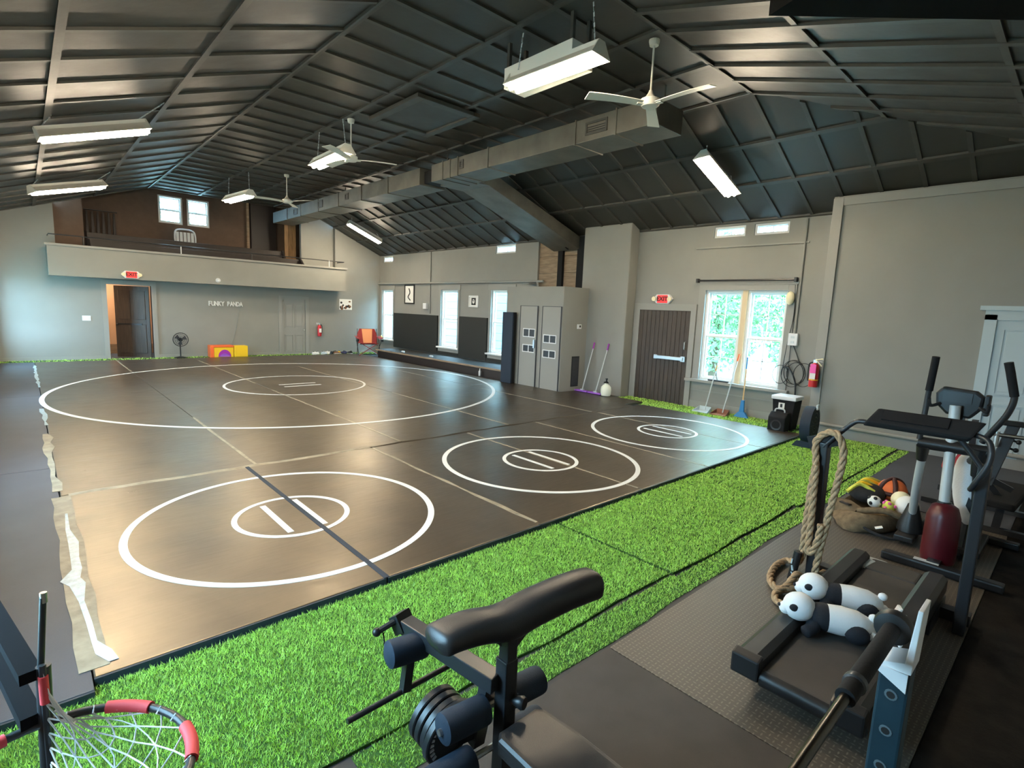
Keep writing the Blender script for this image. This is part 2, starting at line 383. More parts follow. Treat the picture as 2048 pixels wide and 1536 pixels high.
facet('ceiling_left', [(XL, -.9), (2.92, 3.6), (2.92, 19), (XL, 19)], lambda x, y: ZF-kl*(2.92-x), [XL, .38, 1.65, 2.92], fr(-1, 19.0, .8))
facet('ceiling_right', [(7.55, 3.6), (XR, -.79), (XR, 19), (7.55, 19)], lambda x, y: ZF-kr*(x-7.55), [7.55, 8.47, 9.35, 10.33], fr(-.8, 19.0, .55))
facet('ceiling_near', [(2.92, 3.6), (XL, -.9), (XR, -.79), (7.55, 3.6)], lambda x, y: ZF-kn*(3.6-y), fr(-.6, 10.4, .545), [-.9, .8, 2.21, 3.6])
# dark dropped soffit above the entrance side
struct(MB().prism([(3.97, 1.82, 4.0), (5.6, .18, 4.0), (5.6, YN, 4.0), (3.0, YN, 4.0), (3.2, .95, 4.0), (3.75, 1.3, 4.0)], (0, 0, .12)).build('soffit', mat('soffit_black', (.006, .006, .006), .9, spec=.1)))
# attic hatch framed in the flat ceiling
h = thing('attic_hatch', 'dark square attic hatch framed in the flat middle of the ceiling', 'hatch', (5.0, 7.8, 4.94))
MB().box(4.55, 5.45, 7.2, 8.4, 4.93, 4.955).build('hatch_panel', m_ceil, h)
f = MB()
for b in ((4.42, 4.55, 7.05, 8.55), (5.45, 5.58, 7.05, 8.55), (4.55, 5.45, 7.05, 7.2), (4.55, 5.45, 8.4, 8.55)): f.box(*b, 4.9, 4.96)
f.build('hatch_frame', m_batten, h, bevel=.01)
# ducts
d = struct(MB().box(6.3, 6.95, 4.25, 9.5, 4.4, 4.73).build('trim_duct_near', m_duct, bevel=.012))
for y in (4.9, 5.65, 7.7, 8.6, 8.85, 9.1): MB().box(6.285, 6.965, y-.012, y+.012, 4.385, 4.745).build('seam', m_duct, d)
d2 = struct(MB().box(6.33, 6.98, 9.98, 18.9, 4.42, 4.76).build('trim_duct_far', m_duct, bevel=.012))
for y in (11.3, 12.6, 13.9, 15.2, 16.5, 17.6): MB().box(6.315, 6.995, y-.012, y+.012, 4.405, 4.775).build('seam', m_duct, d2)
MB().box(6.45, 6.9, 9.5, 9.98, 4.46, 4.7).build('collar', m_blackm, d)
for y in (4.25, 18.6, 9.3, 14.0):
    MB().cyl((6.62, y+.1, 4.72), (6.62, y+.1, 4.99), .012, 6).build('hanger', m_batten, d if y < 9.4 else d2)
zb = lambda x: ZF-kr*(x-7.55)-.34
br = MB()
br.add([(6.7, 8.85, 4.42), (7.3, 8.85, 4.42), (10.28, 8.85, zb(10.28)), (10.28, 8.85, zb(10.28)+.3), (7.3, 8.85, 4.72), (6.7, 8.85, 4.72),
        (6.7, 9.75, 4.42), (7.3, 9.75, 4.42), (10.28, 9.75, zb(10.28)), (10.28, 9.75, zb(10.28)+.3), (7.3, 9.75, 4.72), (6.7, 9.75, 4.72)],
       [(0, 1, 4, 5), (1, 2, 3, 4), (6, 11, 10, 7), (7, 10, 9, 8), (0, 6, 7, 1), (1, 7, 8, 2), (5, 4, 10, 11), (4, 3, 9, 10), (0, 5, 11, 6), (2, 8, 9, 3)])
db = struct(br.build('trim_duct_branch', m_duct, bevel=.012))
s_ = MB(); s_.bar((7.4, 9.18, zb(7.4)-.01), (10.2, 9.18, zb(10.2)-.01), .05, .02); s_.build('seam', m_blackm, db)
def vent(parent, y0, y1, z0, z1, x):        # register on a face that looks to -x
    f = MB()
    for b in ((y0, y0+.03, z0, z1), (y1-.03, y1, z0, z1), (y0+.03, y1-.03, z0, z0+.03), (y0+.03, y1-.03, z1-.03, z1)): f.box(x-.015, x+.005, *b)
    g = f.build('register_frame', m_batten, parent)
    k = MB(); n = int((z1-z0-.06)/.03)
    for i in range(n):
        zz = z0+.04+i*.03; k.box(x-.006, x+.004, y0+.03, y1-.03, zz, zz+.012)
    k.build('louvre', m_black, g)
vent(d, 5.05, 5.45, 4.48, 4.66, 6.3); vent(d, 8.42, 8.55, 4.5, 4.66, 6.3)
vent(d2, 16.75, 17.05, 4.5, 4.68, 6.33); vent(d2, 14.9, 15.25, 4.5, 4.7, 6.33); vent(d2, 13.3, 13.5, 4.52, 4.68, 6.33)

# pillar, closet and shaft
struct(MB().box(10.0, XR, 7.16, 8.5, 0, 3.9).build('pillar', m_wall, bevel=.03))
t = struct(MB().box(XR+.1, XR+.2, 8.5, 10.4, 2.4, ZE).build('wall_shaft', m_tan))
for i, (a, b) in enumerate(((9.62, 10.36), (8.95, 9.46))):
    for k in range(3): MB().box(XR+.06, XR+.1, a, b, 2.47+.43*k, 2.47+.43*k+.42).build('plywood_panel', m_tan, t)
MB().box(XR-.02, XR+.06, 9.46, 9.62, 2.47, ZE).build('black_post', m_blackm, t)
MB().box(XR-.1, XR+.06, 8.52, 8.9, 2.47, ZE).build('black_post', m_blackm, t)
struct(MB().box(XR-.3, XR, 10.36, 10.6, 2.6, 2.62).build('trim_3', m_wall2))
# right wall stands forward nearer the camera
struct(MB().box(9.9, XR, YN, 3.15, 0, 3.93).build('wall_right_near', m_wall))
struct(MB().box(9.87, 9.9, 3.0, 3.15, 0, 3.9).build('trim_4', m_wall2, bevel=.006))
struct(MB().box(9.875, 9.9, YN, 3.0, 3.78, 3.9).build('trim_5', m_wall2))
struct(MB().box(9.885, 9.9, YN, 3.0, 0, .17).build('baseboard_right', m_wall2))
tag(MB().tube([(9.86, YN+.05, .2), (9.86, 3.1, .2)], .03, 10).build('heating_pipe', m_wall2, smooth=50), 'grey painted heating pipe running low along the blank grey wall', 'pipe')
struct(MB().box(10.31, XR, 3.15, 5.7, 0, .16).build('baseboard_window_wall', m_wall2))
struct(MB().box(10.315, XR, 3.2, 5.7, .38, .4).build('trim_6', m_wall2))
struct(MB().box(10.305, XR, 3.6, 5.75, 3.28, 3.31).build('trim_7', m_wall2))
b_ = MB(); b_.box(XL, 1.7, YF-.02, YF, 0, .12); b_.box(2.92, 6.5, YF-.02, YF, 0, .12); b_.box(7.5, XR, YF-.02, YF, 0, .12); struct(b_.build('baseboard_far', m_wall2))

# ---------------------------------------------------------------- windows
def window(n, y0, y1, z0, z1, x=XR, muntins=(0, 0), sill=True, casing=True, axis='x', meet=True, frame=m_white):
    r = bpy.data.objects.new('window_%d' % n, None); COL.objects.link(r); struct(r); OFF[r.name] = Vector()
    def bx(mb, a, b, c, d, t0, t1):
        if axis == 'x': mb.box(x+t0, x+t1, a, b, c, d)
        else: mb.box(a, b, x+t0, x+t1, c, d)
    f = MB(); w_ = .045
    bx(f, y0, y0+w_, z0, z1, .03, .16); bx(f, y1-w_, y1, z0, z1, .03, .16); bx(f, y0+w_, y1-w_, z0, z0+w_, .03, .16); bx(f, y0+w_, y1-w_, z1-w_, z1, .03, .16)
    f.build('window_frame', frame, r)
    zm = (z0+z1)/2
    halves = ((z0+w_, zm, .06, .09), (zm, z1-w_, .1, .13)) if meet else ((z0+w_, z1-w_, .08, .11),)
    for a, b, t0, t1 in halves:
        s = MB(); q = .035 if meet else .012
        bx(s, y0+w_, y0+w_+q, a, b, t0, t1); bx(s, y1-w_-q, y1-w_, a, b, t0, t1); bx(s, y0+w_+q, y1-w_-q, a, a+q, t0, t1); bx(s, y0+w_+q, y1-w_-q, b-q, b, t0, t1)
        for i in range(muntins[0]):
            yy = y0+w_+(y1-y0-2*w_)*(i+1)/(muntins[0]+1); bx(s, yy-.009, yy+.009, a+q, b-q, t0+.005, t1-.005)
        for i in range(muntins[1]):
            zz = a+(b-a)*(i+1)/(muntins[1]+1); bx(s, y0+w_+q, y1-w_-q, zz-.009, zz+.009, t0+.005, t1-.005)
        sa = s.build('sash', frame, r)
        g = MB(); bx(g, y0+w_+q, y1-w_-q, a+q, b-q, (t0+t1)/2-.002, (t0+t1)/2+.002); g.build('pane', m_glass, sa)
    if casing:
        c = MB(); cw = .1
        bx(c, y0-cw, y0, z0, z1, -.025, .0); bx(c, y1, y1+cw, z0, z1, -.025, 0); bx(c, y0-cw-.03, y1+cw+.03, z1, z1+.16, -.03, 0)
        c.build('casing', m_wall2, r)
    if sill:
        s = MB(); bx(s, y0-.14, y1+.14, z0-.05, z0, -.09, .1); s.build('window_sill', m_wall2 if sill == 1 else m_white, r, bevel=.008)
        s = MB(); bx(s, y0-.1, y1+.1, z0-.16, z0-.05, -.025, 0); s.build('apron', m_wall2, r)
    return r
for i, (a, b, c, d) in enumerate(WIN): window(i+1, a, b, c, d, sill=2)
window(4, 4.7, 5.46, .63, 2.45, muntins=(1, 1), casing=False, sill=0)
window(5, 3.86, 4.6, .63, 2.45, muntins=(1, 1), casing=False, sill=0)
struct(MB().box(XR-.0, XR+.17, 4.6, 4.7, .63, 2.45).build('trim_8', mat('cream_mullion', (.75, .6, .38), .5)))
c = MB(); c.box(XR-.025, XR, 3.72, 3.86, .63, 2.6); c.box(XR-.025, XR, 5.46, 5.6, .63, 2.6); c.box(XR-.03, XR, 3.86, 5.46, 2.45, 2.6); c.box(XR-.04, XR, 3.69, 5.63, 2.56, 2.6); struct(c.build('trim_9', m_wall2))
struct(MB().box(XR-.12, XR+.03, 3.66, 5.72, .57, .63).build('window_sill', m_wall2, bevel=.01))
for i, (a, b, c, d) in enumerate(CLE): window(6+i, a, b, c, d, muntins=(1, 0), sill=0, casing=False, meet=False)
for i, (a, b) in enumerate(((3.38, 4.05), (4.18, 4.83))): window(10+i, a, b, 4.2, 5.06, x=20.6, axis='y', sill=0, casing=False)
for i, (a, b, c, d) in enumerate(LW): window(12+i, a, b, c, d, x=XL-.19, sill=0, casing=False)
for a, b, c, d in WIN+[DBL]+CLE: portal(XR+.22, (a+b)/2, (c+d)/2, d-c, b-a, (0, PI/2, 0))
for a, b, c, d in LW: portal(XL-.22, (a+b)/2, (c+d)/2, d-c, b-a, (0, -PI/2, 0))
portal(4.1, 20.82, 4.63, 1.5, .9, (-PI/2, 0, 0))

# ---------------------------------------------------------------- doors
def panel_door(root, mtl, face, u0, u1, z1, at, panels, z0=0.0):
    """leaf in a wall plane; face 'x' = looks to -x (u is y), 'y' = looks to -y (u is x)"""
    def bx(mb, a, b, c, d, t0, t1):
        if face == 'x': mb.box(at-t1, at-t0, a, b, c, d)
        else: mb.box(a, b, at-t1, at-t0, c, d)
    m = MB(); bx(m, u0, u1, z0, z1, -.01, .02); leaf = m.build('leaf', mtl, root)
    for a, b, c, d in panels:
        f = MB(); q = .022
        for e in ((a, a+q, c, d), (b-q, b, c, d), (a+q, b-q, c, c+q), (a+q, b-q, d-q, d)): bx(f, *e, .02, .034)
        f.build('panel_moulding', mtl, leaf)
        f = MB(); bx(f, a+.05, b-.05, c+.05, d-.05, .02, .03); f.build('panel', mtl, leaf, bevel=.008)
    return leaf
def dobj(n):
    r = bpy.data.objects.new('door_%d' % n, None); COL.objects.link(r); struct(r); OFF[r.name] = Vector(); return r
# far doorway, open dark leaf and lit hall
D = dobj(1)
c = MB(); c.box(1.66, 1.78, YF-.03, YF+.16, 0, 2.27); c.box(2.84, 2.96, YF-.03, YF+.16, 0, 2.27); c.box(1.78, 2.84, YF-.03, YF+.16, 2.15, 2.27); c.build('door_frame', m_wall2, D)
leaf = MB().at((2.8, YF+.17, 0), (0, 0, R(148))); leaf.box(0, .92, -.02, .02, .02, 2.13)
lf = leaf.build('leaf', m_dkdoor, D)
for a, b, c0, d0 in ((.1, .42, 1.15, 2.0), (.5, .82, 1.15, 2.0), (.1, .42, .15, 1.0), (.5, .82, .15, 1.0)):
    p = MB().at((2.8, YF+.17, 0), (0, 0, R(148))); p.box(a, b, .02, .035, c0, d0); p.build('panel', m_dkdoor, lf, bevel=.01)
k = MB().at((2.8, YF+.17, 0), (0, 0, R(148))); k.ball((.85, .07, 1.0), .03); k.box(.2, .85, .03, .05, .99, 1.03); k.build('door_handle', m_black, D, smooth=60)
w = MB(); w.box(.9, 4.2, 21.0, 21.1, 0, 2.3); w.box(.9, 1.0, YF+.15, 21, 0, 2.3); w.box(4.1, 4.2, YF+.15, 21, 0, 2.3); struct(w.build('wall_hall', m_hall))
struct(MB().box(.9, 4.2, 20.96, 21.0, 0, .3).build('baseboard_hall', m_tan))
hl = bpy.data.lights.new('hall_lamp', 'POINT'); hl.energy = 45; hl.color = (1, .72, .45); hl.shadow_soft_size = .1
ho = bpy.data.objects.new('hall_lamp', hl); COL.objects.link(ho); ho.location = (1.5, 20.0, 2.1)
# grey panelled door with closer
D = dobj(2)
panel_door(D, m_wall2, 'y', 6.6, 7.4, 1.95, YF+.03, [(6.68, 6.97, .95, 1.8), (7.03, 7.32, .95, 1.8), (6.68, 6.97, .12, .72), (7.03, 7.32, .12, .72)], .02)
c = MB(); c.box(6.48, 6.6, YF-.03, YF+.1, 0, 2.05); c.box(7.4, 7.52, YF-.03, YF+.1, 0, 2.05); c.box(6.6, 7.4, YF-.03, YF+.1, 1.95, 2.05); c.build('door_frame', m_wall2, D)
MB().ball((7.32, YF-.06, .88), .035).build('door_knob', m_steel, D, smooth=60)
MB().box(6.64, 6.95, YF-.06, YF, 1.86, 1.91).build('door_closer', m_wall2, D)
# brown plank exit door
D = dobj(3)
leaf = MB().box(XR-.03, XR+.02, 5.74, 6.99, .02, 2.02).build('leaf', m_dkdoor, D)
for i in range(12): MB().box(XR-.04, XR-.03, 5.745+i*.1036, 5.745+i*.1036+.098, .03, 2.01).build('plank', m_dkdoor, leaf, bevel=.004, seg=1)
c = MB(); c.box(XR-.045, XR, 5.62, 5.74, 0, 2.16); c.box(XR-.045, XR, 6.99, 7.14, 0, 2.16); c.box(XR-.045, XR, 5.74, 6.99, 2.02, 2.16); c.build('door_frame', m_wall2, D)
pb = MB().box(XR-.12, XR-.07, 5.8, 6.5, .97, 1.04).build('push_bar', m_steel, D, bevel=.006)
MB().box(XR-.1, XR-.04, 5.76, 5.86, .95, 1.06).build('bracket', m_steel, D); MB().box(XR-.08, XR-.04, 6.44, 6.52, .96, 1.05).build('bracket', m_steel, D)
MB().tube([(XR-.04, 5.8, 1.2), (XR-.09, 5.8, 1.22), (XR-.09, 5.8, 1.36), (XR-.04, 5.8, 1.38)], .013, 8).build('door_handle', m_steel, D, smooth=60)
# pale panelled door at the right edge
D = dobj(4)
panel_door(D, m_ltblue, 'x', -.03, .93, 2.03, 9.91, [(.5, .86, 1.0, 1.92), (.04, .4, 1.0, 1.92), (.5, .86, .15, .88), (.04, .4, .15, .88)], .02)
c = MB(); c.box(9.86, 9.91, .93, 1.06, 0, 2.1); c.box(9.86, 9.91, -.16, -.03, 0, 2.1); c.box(9.86, 9.91, -.16, 1.06, 2.03, 2.16); c.box(9.83, 9.91, -.2, 1.12, 2.16, 2.22); c.build('door_frame', m_ltblue, D)

# ---------------------------------------------------------------- balcony
B = struct(MB().box(.55, 8.63, 18.38, 18.48, 2.3, 3.06).build('balcony_front_wall', m_wall))
MB().box(.5, 8.68, 18.33, 18.56, 3.06, 3.12).build('ledge', m_wall2, B, bevel=.01)
MB().box(.55, 8.63, 18.48, YF, 2.3, 2.42).build('floor_slab', m_wall, B)
MB().box(.55, .63, 18.48, YF, 2.42, 3.06).build('end_panel', m_wall, B); MB().box(8.55, 8.63, 18.48, YF, 2.42, 3.06).build('end_panel', m_wall, B)
rail = thing('balcony_rail', 'thin dark metal safety rail along the top of the grey balcony front', 'railing', (4.6, 18.45, 3.12))
MB().tube([(.6, YF, 3.35), (.6, 18.45, 3.35), (8.6, 18.45, 3.33), (8.6, YF, 3.33)], .015, 8).build('top_rail', m_steelb, rail, smooth=50)
for x, m in ((1.3, m_steelb), (3.55, m_whitep), (5.5, m_steelb), (8.05, m_whitep)): MB().cyl((x, 18.45, 3.12), (x, 18.45, 3.35), .014, 8).build('post', m, rail)
def pew(nm, y, x0, x1, z0, zt, lab):
    p = thing(nm, lab, 'pew', ((x0+x1)/2, y, z0), 'dark pews on the balcony')
    MB().box(x0, x1, y, y+.05, z0+.1, zt).build('backrest', m_pew, p, bevel=.01)
    MB().box(x0, x1, y-.4, y, z0+.36, z0+.4).build('seat', m_pew, p)
    for x in (x0, x1-.06): MB().prism([(x, y-.42, z0), (x, y+.08, z0), (x, y+.08, zt+.03), (x, y-.02, zt+.03), (x, y-.42, z0+.55)], (.06, 0, 0)).build('end_panel', m_pew, p)
pew('church_pew', 19.05, 1.42, 7.3, 2.5, 3.32, 'long dark wooden pew closest to the balcony rail')
pew('church_pew', 19.75, 1.42, 6.95, 2.5, 3.6, 'long dark wooden pew behind the front pew, under the gallery windows')
t = thing('plastic_chair', 'white plastic chair behind the dark pews below the gallery windows', 'chair', (4.05, 20.15, 2.5))
MB().box(3.8, 4.3, 19.92, 20.35, 3.3, 3.34).build('seat', m_whitep, t, bevel=.015)
prof = [(3.78, 3.34), (4.32, 3.34), (4.33, 3.92), (4.24, 4.03), (3.86, 4.03), (3.77, 3.92)]
for i in range(5): MB().prism([(3.8+i*.105, 20.33, 3.36), (3.88+i*.105, 20.33, 3.36), (3.88+i*.105, 20.37, 3.95), (3.8+i*.105, 20.37, 3.95)], (0, .02, 0)).build('back_slat', m_whitep, t)
MB().tube(bez([(3.78, 20.33, 3.34), (3.76, 20.36, 3.85), (3.86, 20.38, 4.02), (4.24, 20.38, 4.02), (4.34, 20.36, 3.85), (4.32, 20.33, 3.34)], 5), .025, 8).build('back_frame', m_whitep, t, smooth=60)
for x, y in ((3.83, 19.95), (4.27, 19.95), (3.83, 20.32), (4.27, 20.32)): MB().cyl((x, y, 2.5), (x, y, 3.3), .025, 8).build('leg', m_whitep, t)
t = thing('coat_row', 'dark garments hanging in a row at the end of the gallery', 'coats', (1.9, 20.5, 3.2))
MB().cyl((1.5, 20.5, 4.32), (2.3, 20.5, 4.32), .015, 6).build('hanging_rail', m_steelb, t)
for i in range(6): MB().prism([(1.52+i*.13, 20.42, 3.5), (1.6+i*.13, 20.42, 3.5), (1.585+i*.13, 20.45, 4.28), (1.545+i*.13, 20.45, 4.28)], (0, .1, 0)).build('coat', m_pew, t)

# ---------------------------------------------------------------- wall fixtures
def exit_sign(loc, face, lab):
    t = thing('exit_sign', lab, 'sign', loc, local=True, rz=face, group='lit exit signs')
    MB().prism([(-.24, 0, 0), (-.15, 0, -.1), (.15, 0, -.1), (.24, 0, 0), (.15, 0, .1), (-.15, 0, .1)], (0, .07, 0)).build('housing', m_whitep, t, bevel=.012)
    MB().box(-.125, .125, -.012, 0, -.085, .085).build('face_plate', m_exit, t, bevel=.006)
    text('EXIT', 'lettering', .13, m_ink, t, (0, -.016, 0), (PI/2, 0, 0), .004, bold=.003)
    for x in (-.19, .19): MB().lathe([(.02, 0), (.045, .02), (.05, .05), (.0, .055)], (x, 0, 0), 12, (0, -1, 0)).build('lamp_head', m_cream, t, smooth=50)
    return t
exit_sign((2.3, 18.31, 2.43), 0, 'red lit exit sign on the balcony front above the open dark door')
exit_sign((XR-.07, 6.42, 2.26), -PI/2, 'red lit exit sign above the brown plank door with push bar')
t = tag(MB().ball((4.49, 18.36, 2.42), (.06, .05, .06)).lathe([(.07, 0), (.07, .02), (.05, .03)], (4.49, 18.38, 2.42), 14, (0, -1, 0)).build('dome_camera', m_whitep, smooth=60), 'small white dome camera on the underside edge of the balcony front', 'camera')
t = thing('light_switch', 'white double light switch plate on the grey wall beside the open doorway', 'switch', (1.29, YF, 1.18))
MB().box(1.2, 1.39, YF-.015, YF, 1.11, 1.25).build('plate', m_whitep, t, bevel=.004)
for x in (1.255, 1.335): MB().box(x-.012, x+.012, YF-.03, YF-.015, 1.155, 1.205).build('toggle', m_white, t)
t = thing('letter_sign', 'raised white letters of the club name on the grey wall', 'sign', (4.83, YF-.02, 1.7))
xx = 4.37
for ch in 'FUNKY PANDA':
    if ch == ' ': xx += .07; continue
    text(ch, 'letter', .2, m_white, t, (xx, YF-.025, 1.7), FACE_S, .02, bold=.007).scale = (.68, 1, 1); xx += .094
tag(MB().tube(bez([(5.22, YF-.012, 1.6), (5.2, YF-.012, 1.3), (5.1, YF-.012, .8), (4.98, YF-.012, .4), (4.97, YF-.012, .1)], 5), .007, 6).build('sign_cable', m_wall2, smooth=60), 'thin pale cable hanging down the wall from the letter sign', 'cable')
def extinguisher(x, y, z, ax, lab, pink=False):
    t = thing('fire_extinguisher', lab, 'extinguisher', (x, y, z))
    MB().lathe([(.0, -.22), (.068, -.215), (.07, -.2), (.07, .12), (.055, .16), (.025, .185), (.02, .2)], (x, y, z), 16).build('cylinder', m_red, t, smooth=50)
    MB().cbox((x, y, z+.215), (.04, .05, .05)).build('valve', m_steel, t)
    d = Vector((-1, 0, 0)) if ax == 'x' else Vector((0, -1, 0)); s = Vector((0, 1, 0)) if ax == 'x' else Vector((1, 0, 0))
    p = Vector((x, y, z))
    MB().bar(p+Vector((0, 0, .25)), p+Vector((0, 0, .25))+s*-.12, .02, .015).bar(p+Vector((0, 0, .225)), p+Vector((0, 0, .215))+s*-.11, .02, .012).build('lever', m_whitep, t)
    MB().tube(bez([p+Vector((0, 0, .2))+s*.03, p+s*.09+Vector((0, 0, .16)), p+s*.095, p+s*.085+Vector((0, 0, -.12))], 5), .012, 8).build('hose', m_black, t, smooth=60)
    c = p+d*.072
    lb = MB(); lb.bar(c+Vector((0, 0, -.08)), c+Vector((0, 0, .06)), .085, .004, tuple(d)); lb.build('label_sticker', m_paper, t)
    if pink:
        lb = MB(); lb.bar(c+d*.006+Vector((0, 0, .02)), c+d*.006+Vector((0, 0, .17)), .09, .004, tuple(d)); lb.build('inspection_tag', m_pink, t)
        MB().ring((x, y), .069, .074, z-.1, z-.085, 16).build('strap', m_yellow, t)
        MB().tube(bez([p+Vector((0, 0, .24)), p+d*.08+s*-.09+Vector((0, 0, .26)), p+d*.09+s*-.14+Vector((0, 0, .27))], 3), .01, 6).tube(bez([p+Vector((0, 0, .24)), p+d*.09+s*-.08+Vector((0, 0, .2)), p+d*.09+s*-.13+Vector((0, 0, .15))], 3), .01, 6).build('ribbon', m_cream, t)
    MB().cbox(p-d*.08, (.03, .03, .3)).build('bracket', m_steelb, t)
extinguisher(7.87, YF-.1, .88, 'y', 'red fire extinguisher on the far wall beside the grey panelled door')
extinguisher(9.77, 3.1, 1.03, 'x', 'red fire extinguisher with bright pink tag at the wall corner by coiled cables', True)
t = thing('poster', 'unframed black and pale poster high on the far wall near the corner', 'poster', (8.91, YF-.01, 1.83))
MB().box(8.67, 9.16, YF-.012, YF, 1.64, 2.03).build('sheet', m_paper, t)
for i in range(16):
    a, b = random.uniform(8.7, 9.08), random.uniform(1.66, 1.95); MB().ball((a, YF-.014, b), (random.uniform(.03, .06), .003, random.uniform(.02, .06)), 8, 5).build('print_mark', m_ink if i % 3 else m_rust, t)
def frame(y0, y1, z0, z1, mf, lab):
    t = thing('picture_frame', lab, 'picture', (XR, (y0+y1)/2, z0)); q = .045
    f = MB()
    for b in ((y0, y0+q, z0, z1), (y1-q, y1, z0, z1), (y0+q, y1-q, z0, z0+q), (y0+q, y1-q, z1-q, z1)): f.box(XR-.03, XR, *b)
    f.build('frame', mf, t, bevel=.004); MB().box(XR-.012, XR-.004, y0+q, y1-q, z0+q, z1-q).build('sheet', m_paper, t)
    return t
t = frame(16.49, 17.15, 1.95, 2.64, m_ink, 'black framed ink sketch on the window wall above the wall pads')
MB().tube(bez([(XR-.016, 16.85, 2.5), (XR-.016, 16.78, 2.35), (XR-.016, 16.9, 2.2), (XR-.016, 16.75, 2.08)], 4), .02, 6).build('ink_stroke', m_ink, t)
t = frame(12.85, 13.32, 1.92, 2.28, m_white, 'white framed print of a pale oval on black between two windows')
MB().box(XR-.018, XR-.01, 12.98, 13.19, 1.99, 2.21).build('dark_field', m_ink, t)
MB().ball((XR-.02, 13.085, 2.1), (.006, .06, .07)).build('pale_oval', m_paper, t)
MB().box(XR-.032, XR-.026, 13.05, 13.12, 2.11, 2.13).build('dark_bar', m_ink, t)
t = thing('junction_box', 'white electrical box low on the long conduit between the pictures', 'box', (XR, 15.72, 1.9))
MB().box(XR-.09, XR, 15.62, 15.82, 1.8, 2.0).build('case', m_whitep, t, bevel=.01); MB().tube([(XR-.05, 15.66, 1.95), (XR-.07, 15.9, 2.02)], .015, 6).build('spout', m_wall2, t)
tag(MB().cyl((XR-.02, 15.48, 1.65), (XR-.02, 15.48, 3.72), .018, 8).build('conduit', m_wall2), 'thin vertical conduit running from the ceiling to the black wall pad', 'conduit')
tag(MB().tube(bez([(XR-.06, 19.0, 2.68), (XR-.06, 15, 2.68), (XR-.06, 10.45, 2.68), (XR-.06, 10.3, 2.66), (XR-.06, 10.25, 2.47)], 6), .032, 8).build('wall_pipe', m_wall2, smooth=60), 'long horizontal painted pipe above the tall windows ending over the closet', 'pipe')
# conduit, outlet box and coiled cables by the double window
t = thing('outlet_box', 'white outlet box on the conduit beside the double window', 'outlet', (XR, 3.67, 1.56))
MB().box(XR-.07, XR, 3.6, 3.76, 1.46, 1.68).build('case', m_whitep, t, bevel=.008)
for z in (1.52, 1.61): MB().box(XR-.074, XR-.07, 3.65, 3.71, z-.02, z+.02).build('socket', m_grey, t)
tag(MB().cyl((XR-.02, 3.67, 1.68), (XR-.02, 3.67, 3.7), .018, 8).build('conduit', m_wall2), 'vertical painted conduit dropping to the white outlet box', 'conduit')
tag(MB().tube(bez([(XR-.02, 3.75, 2.55), (XR-.02, 3.72, 2.0), (XR-.02, 3.78, 1.45), (XR-.02, 3.82, .9)], 4), .009, 6).build('cable', m_steelb, smooth=60), 'thin dark cable hanging down the double window casing', 'cable')
co = MB()
for k, (yy, zz, r) in enumerate(((3.6, .98, .22), (3.56, .96, .2), (3.62, .95, .24), (3.82, .92, .17), (3.42, .95, .21))):
    co.tube([(XR-.05-.012*k, yy+r*.8*math.cos(a), zz+r*math.sin(a)) for a in np.linspace(0, 2*PI, 25)[:-1]], .0065, 6, closed=True)
co.tube(bez([(XR-.05, 3.66, 1.46), (XR-.06, 3.58, 1.3), (XR-.06, 3.52, 1.15)], 4), .01, 6)
co.tube(bez([(XR-.06, 3.8, 1.05), (XR-.08, 3.68, 1.05), (XR-.08, 3.55, .8), (XR-.08, 3.52, .4), (XR-.08, 3.5, .05)], 5), .016, 6)
tag(co.build('cable_coil', m_steelb, smooth=60), 'coiled dark cables hanging below the white outlet box', 'cable')
t = thing('curtain_rod', 'dark curtain rod on brackets above the double window', 'rod', (XR, 4.7, 2.64))
MB().cyl((XR-.07, 3.72, 2.64), (XR-.07, 5.66, 2.64), .018, 8).build('rod', m_steelb, t)
for y in (3.74, 5.64): MB().box(XR-.09, XR, y-.02, y+.02, 2.6, 2.68).build('bracket', m_steelb, t)
t = thing('wall_sconce', 'cream oval lamp on the casing corner of the double window', 'lamp', (XR-.03, 3.82, 2.3))
MB().ball((XR-.07, 3.8, 2.31), (.05, .075, .12)).build('shade', m_cream, t, smooth=60); MB().box(XR-.04, XR-.02, 3.76, 3.84, 2.22, 2.4).build('back_plate', m_whitep, t)
# wall pads
t = thing('wall_pad', 'black wall pad between the far corner window and the middle tall window', 'pad', (XR, 16.4, .35))
MB().box(XR-.06, XR-.001, 14.98, 17.85, .32, 1.6).build('pad', m_wmat, t, bevel=.012)
t = thing('wall_pad', 'black wall pad between the middle tall window and the window by the closet', 'pad', (XR, 13.0, .35))
MB().box(XR-.06, XR-.001, 12.36, 13.76, .32, 1.62).build('pad', m_wmat, t, bevel=.012)
for y0, y1, lb in ((13.77, 14.97, 'low black wall pad under the middle tall window'), (10.3, 12.35, 'low black wall pad under the window by the closet')):
    tag(MB().box(XR-.058, XR-.002, y0, y1, .32, .42).build('wall_pad', m_wmat, bevel=.008), lb, 'pad')
t = thing('wall_bench', 'low dark bench with a pale front edge below the wall pads', 'bench', (9.9, 14, 0))
MB().box(9.28, XR-.07, 10.3, 17.2, 0, .27).build('body', m_pew, t)
MB().box(9.24, XR-.06, 10.3, 17.25, .27, .31).build('top_board', m_wmat, t)
MB().box(9.215, 9.24, 10.3, 17.25, .265, .312).build('edge_strip', m_tan, t)
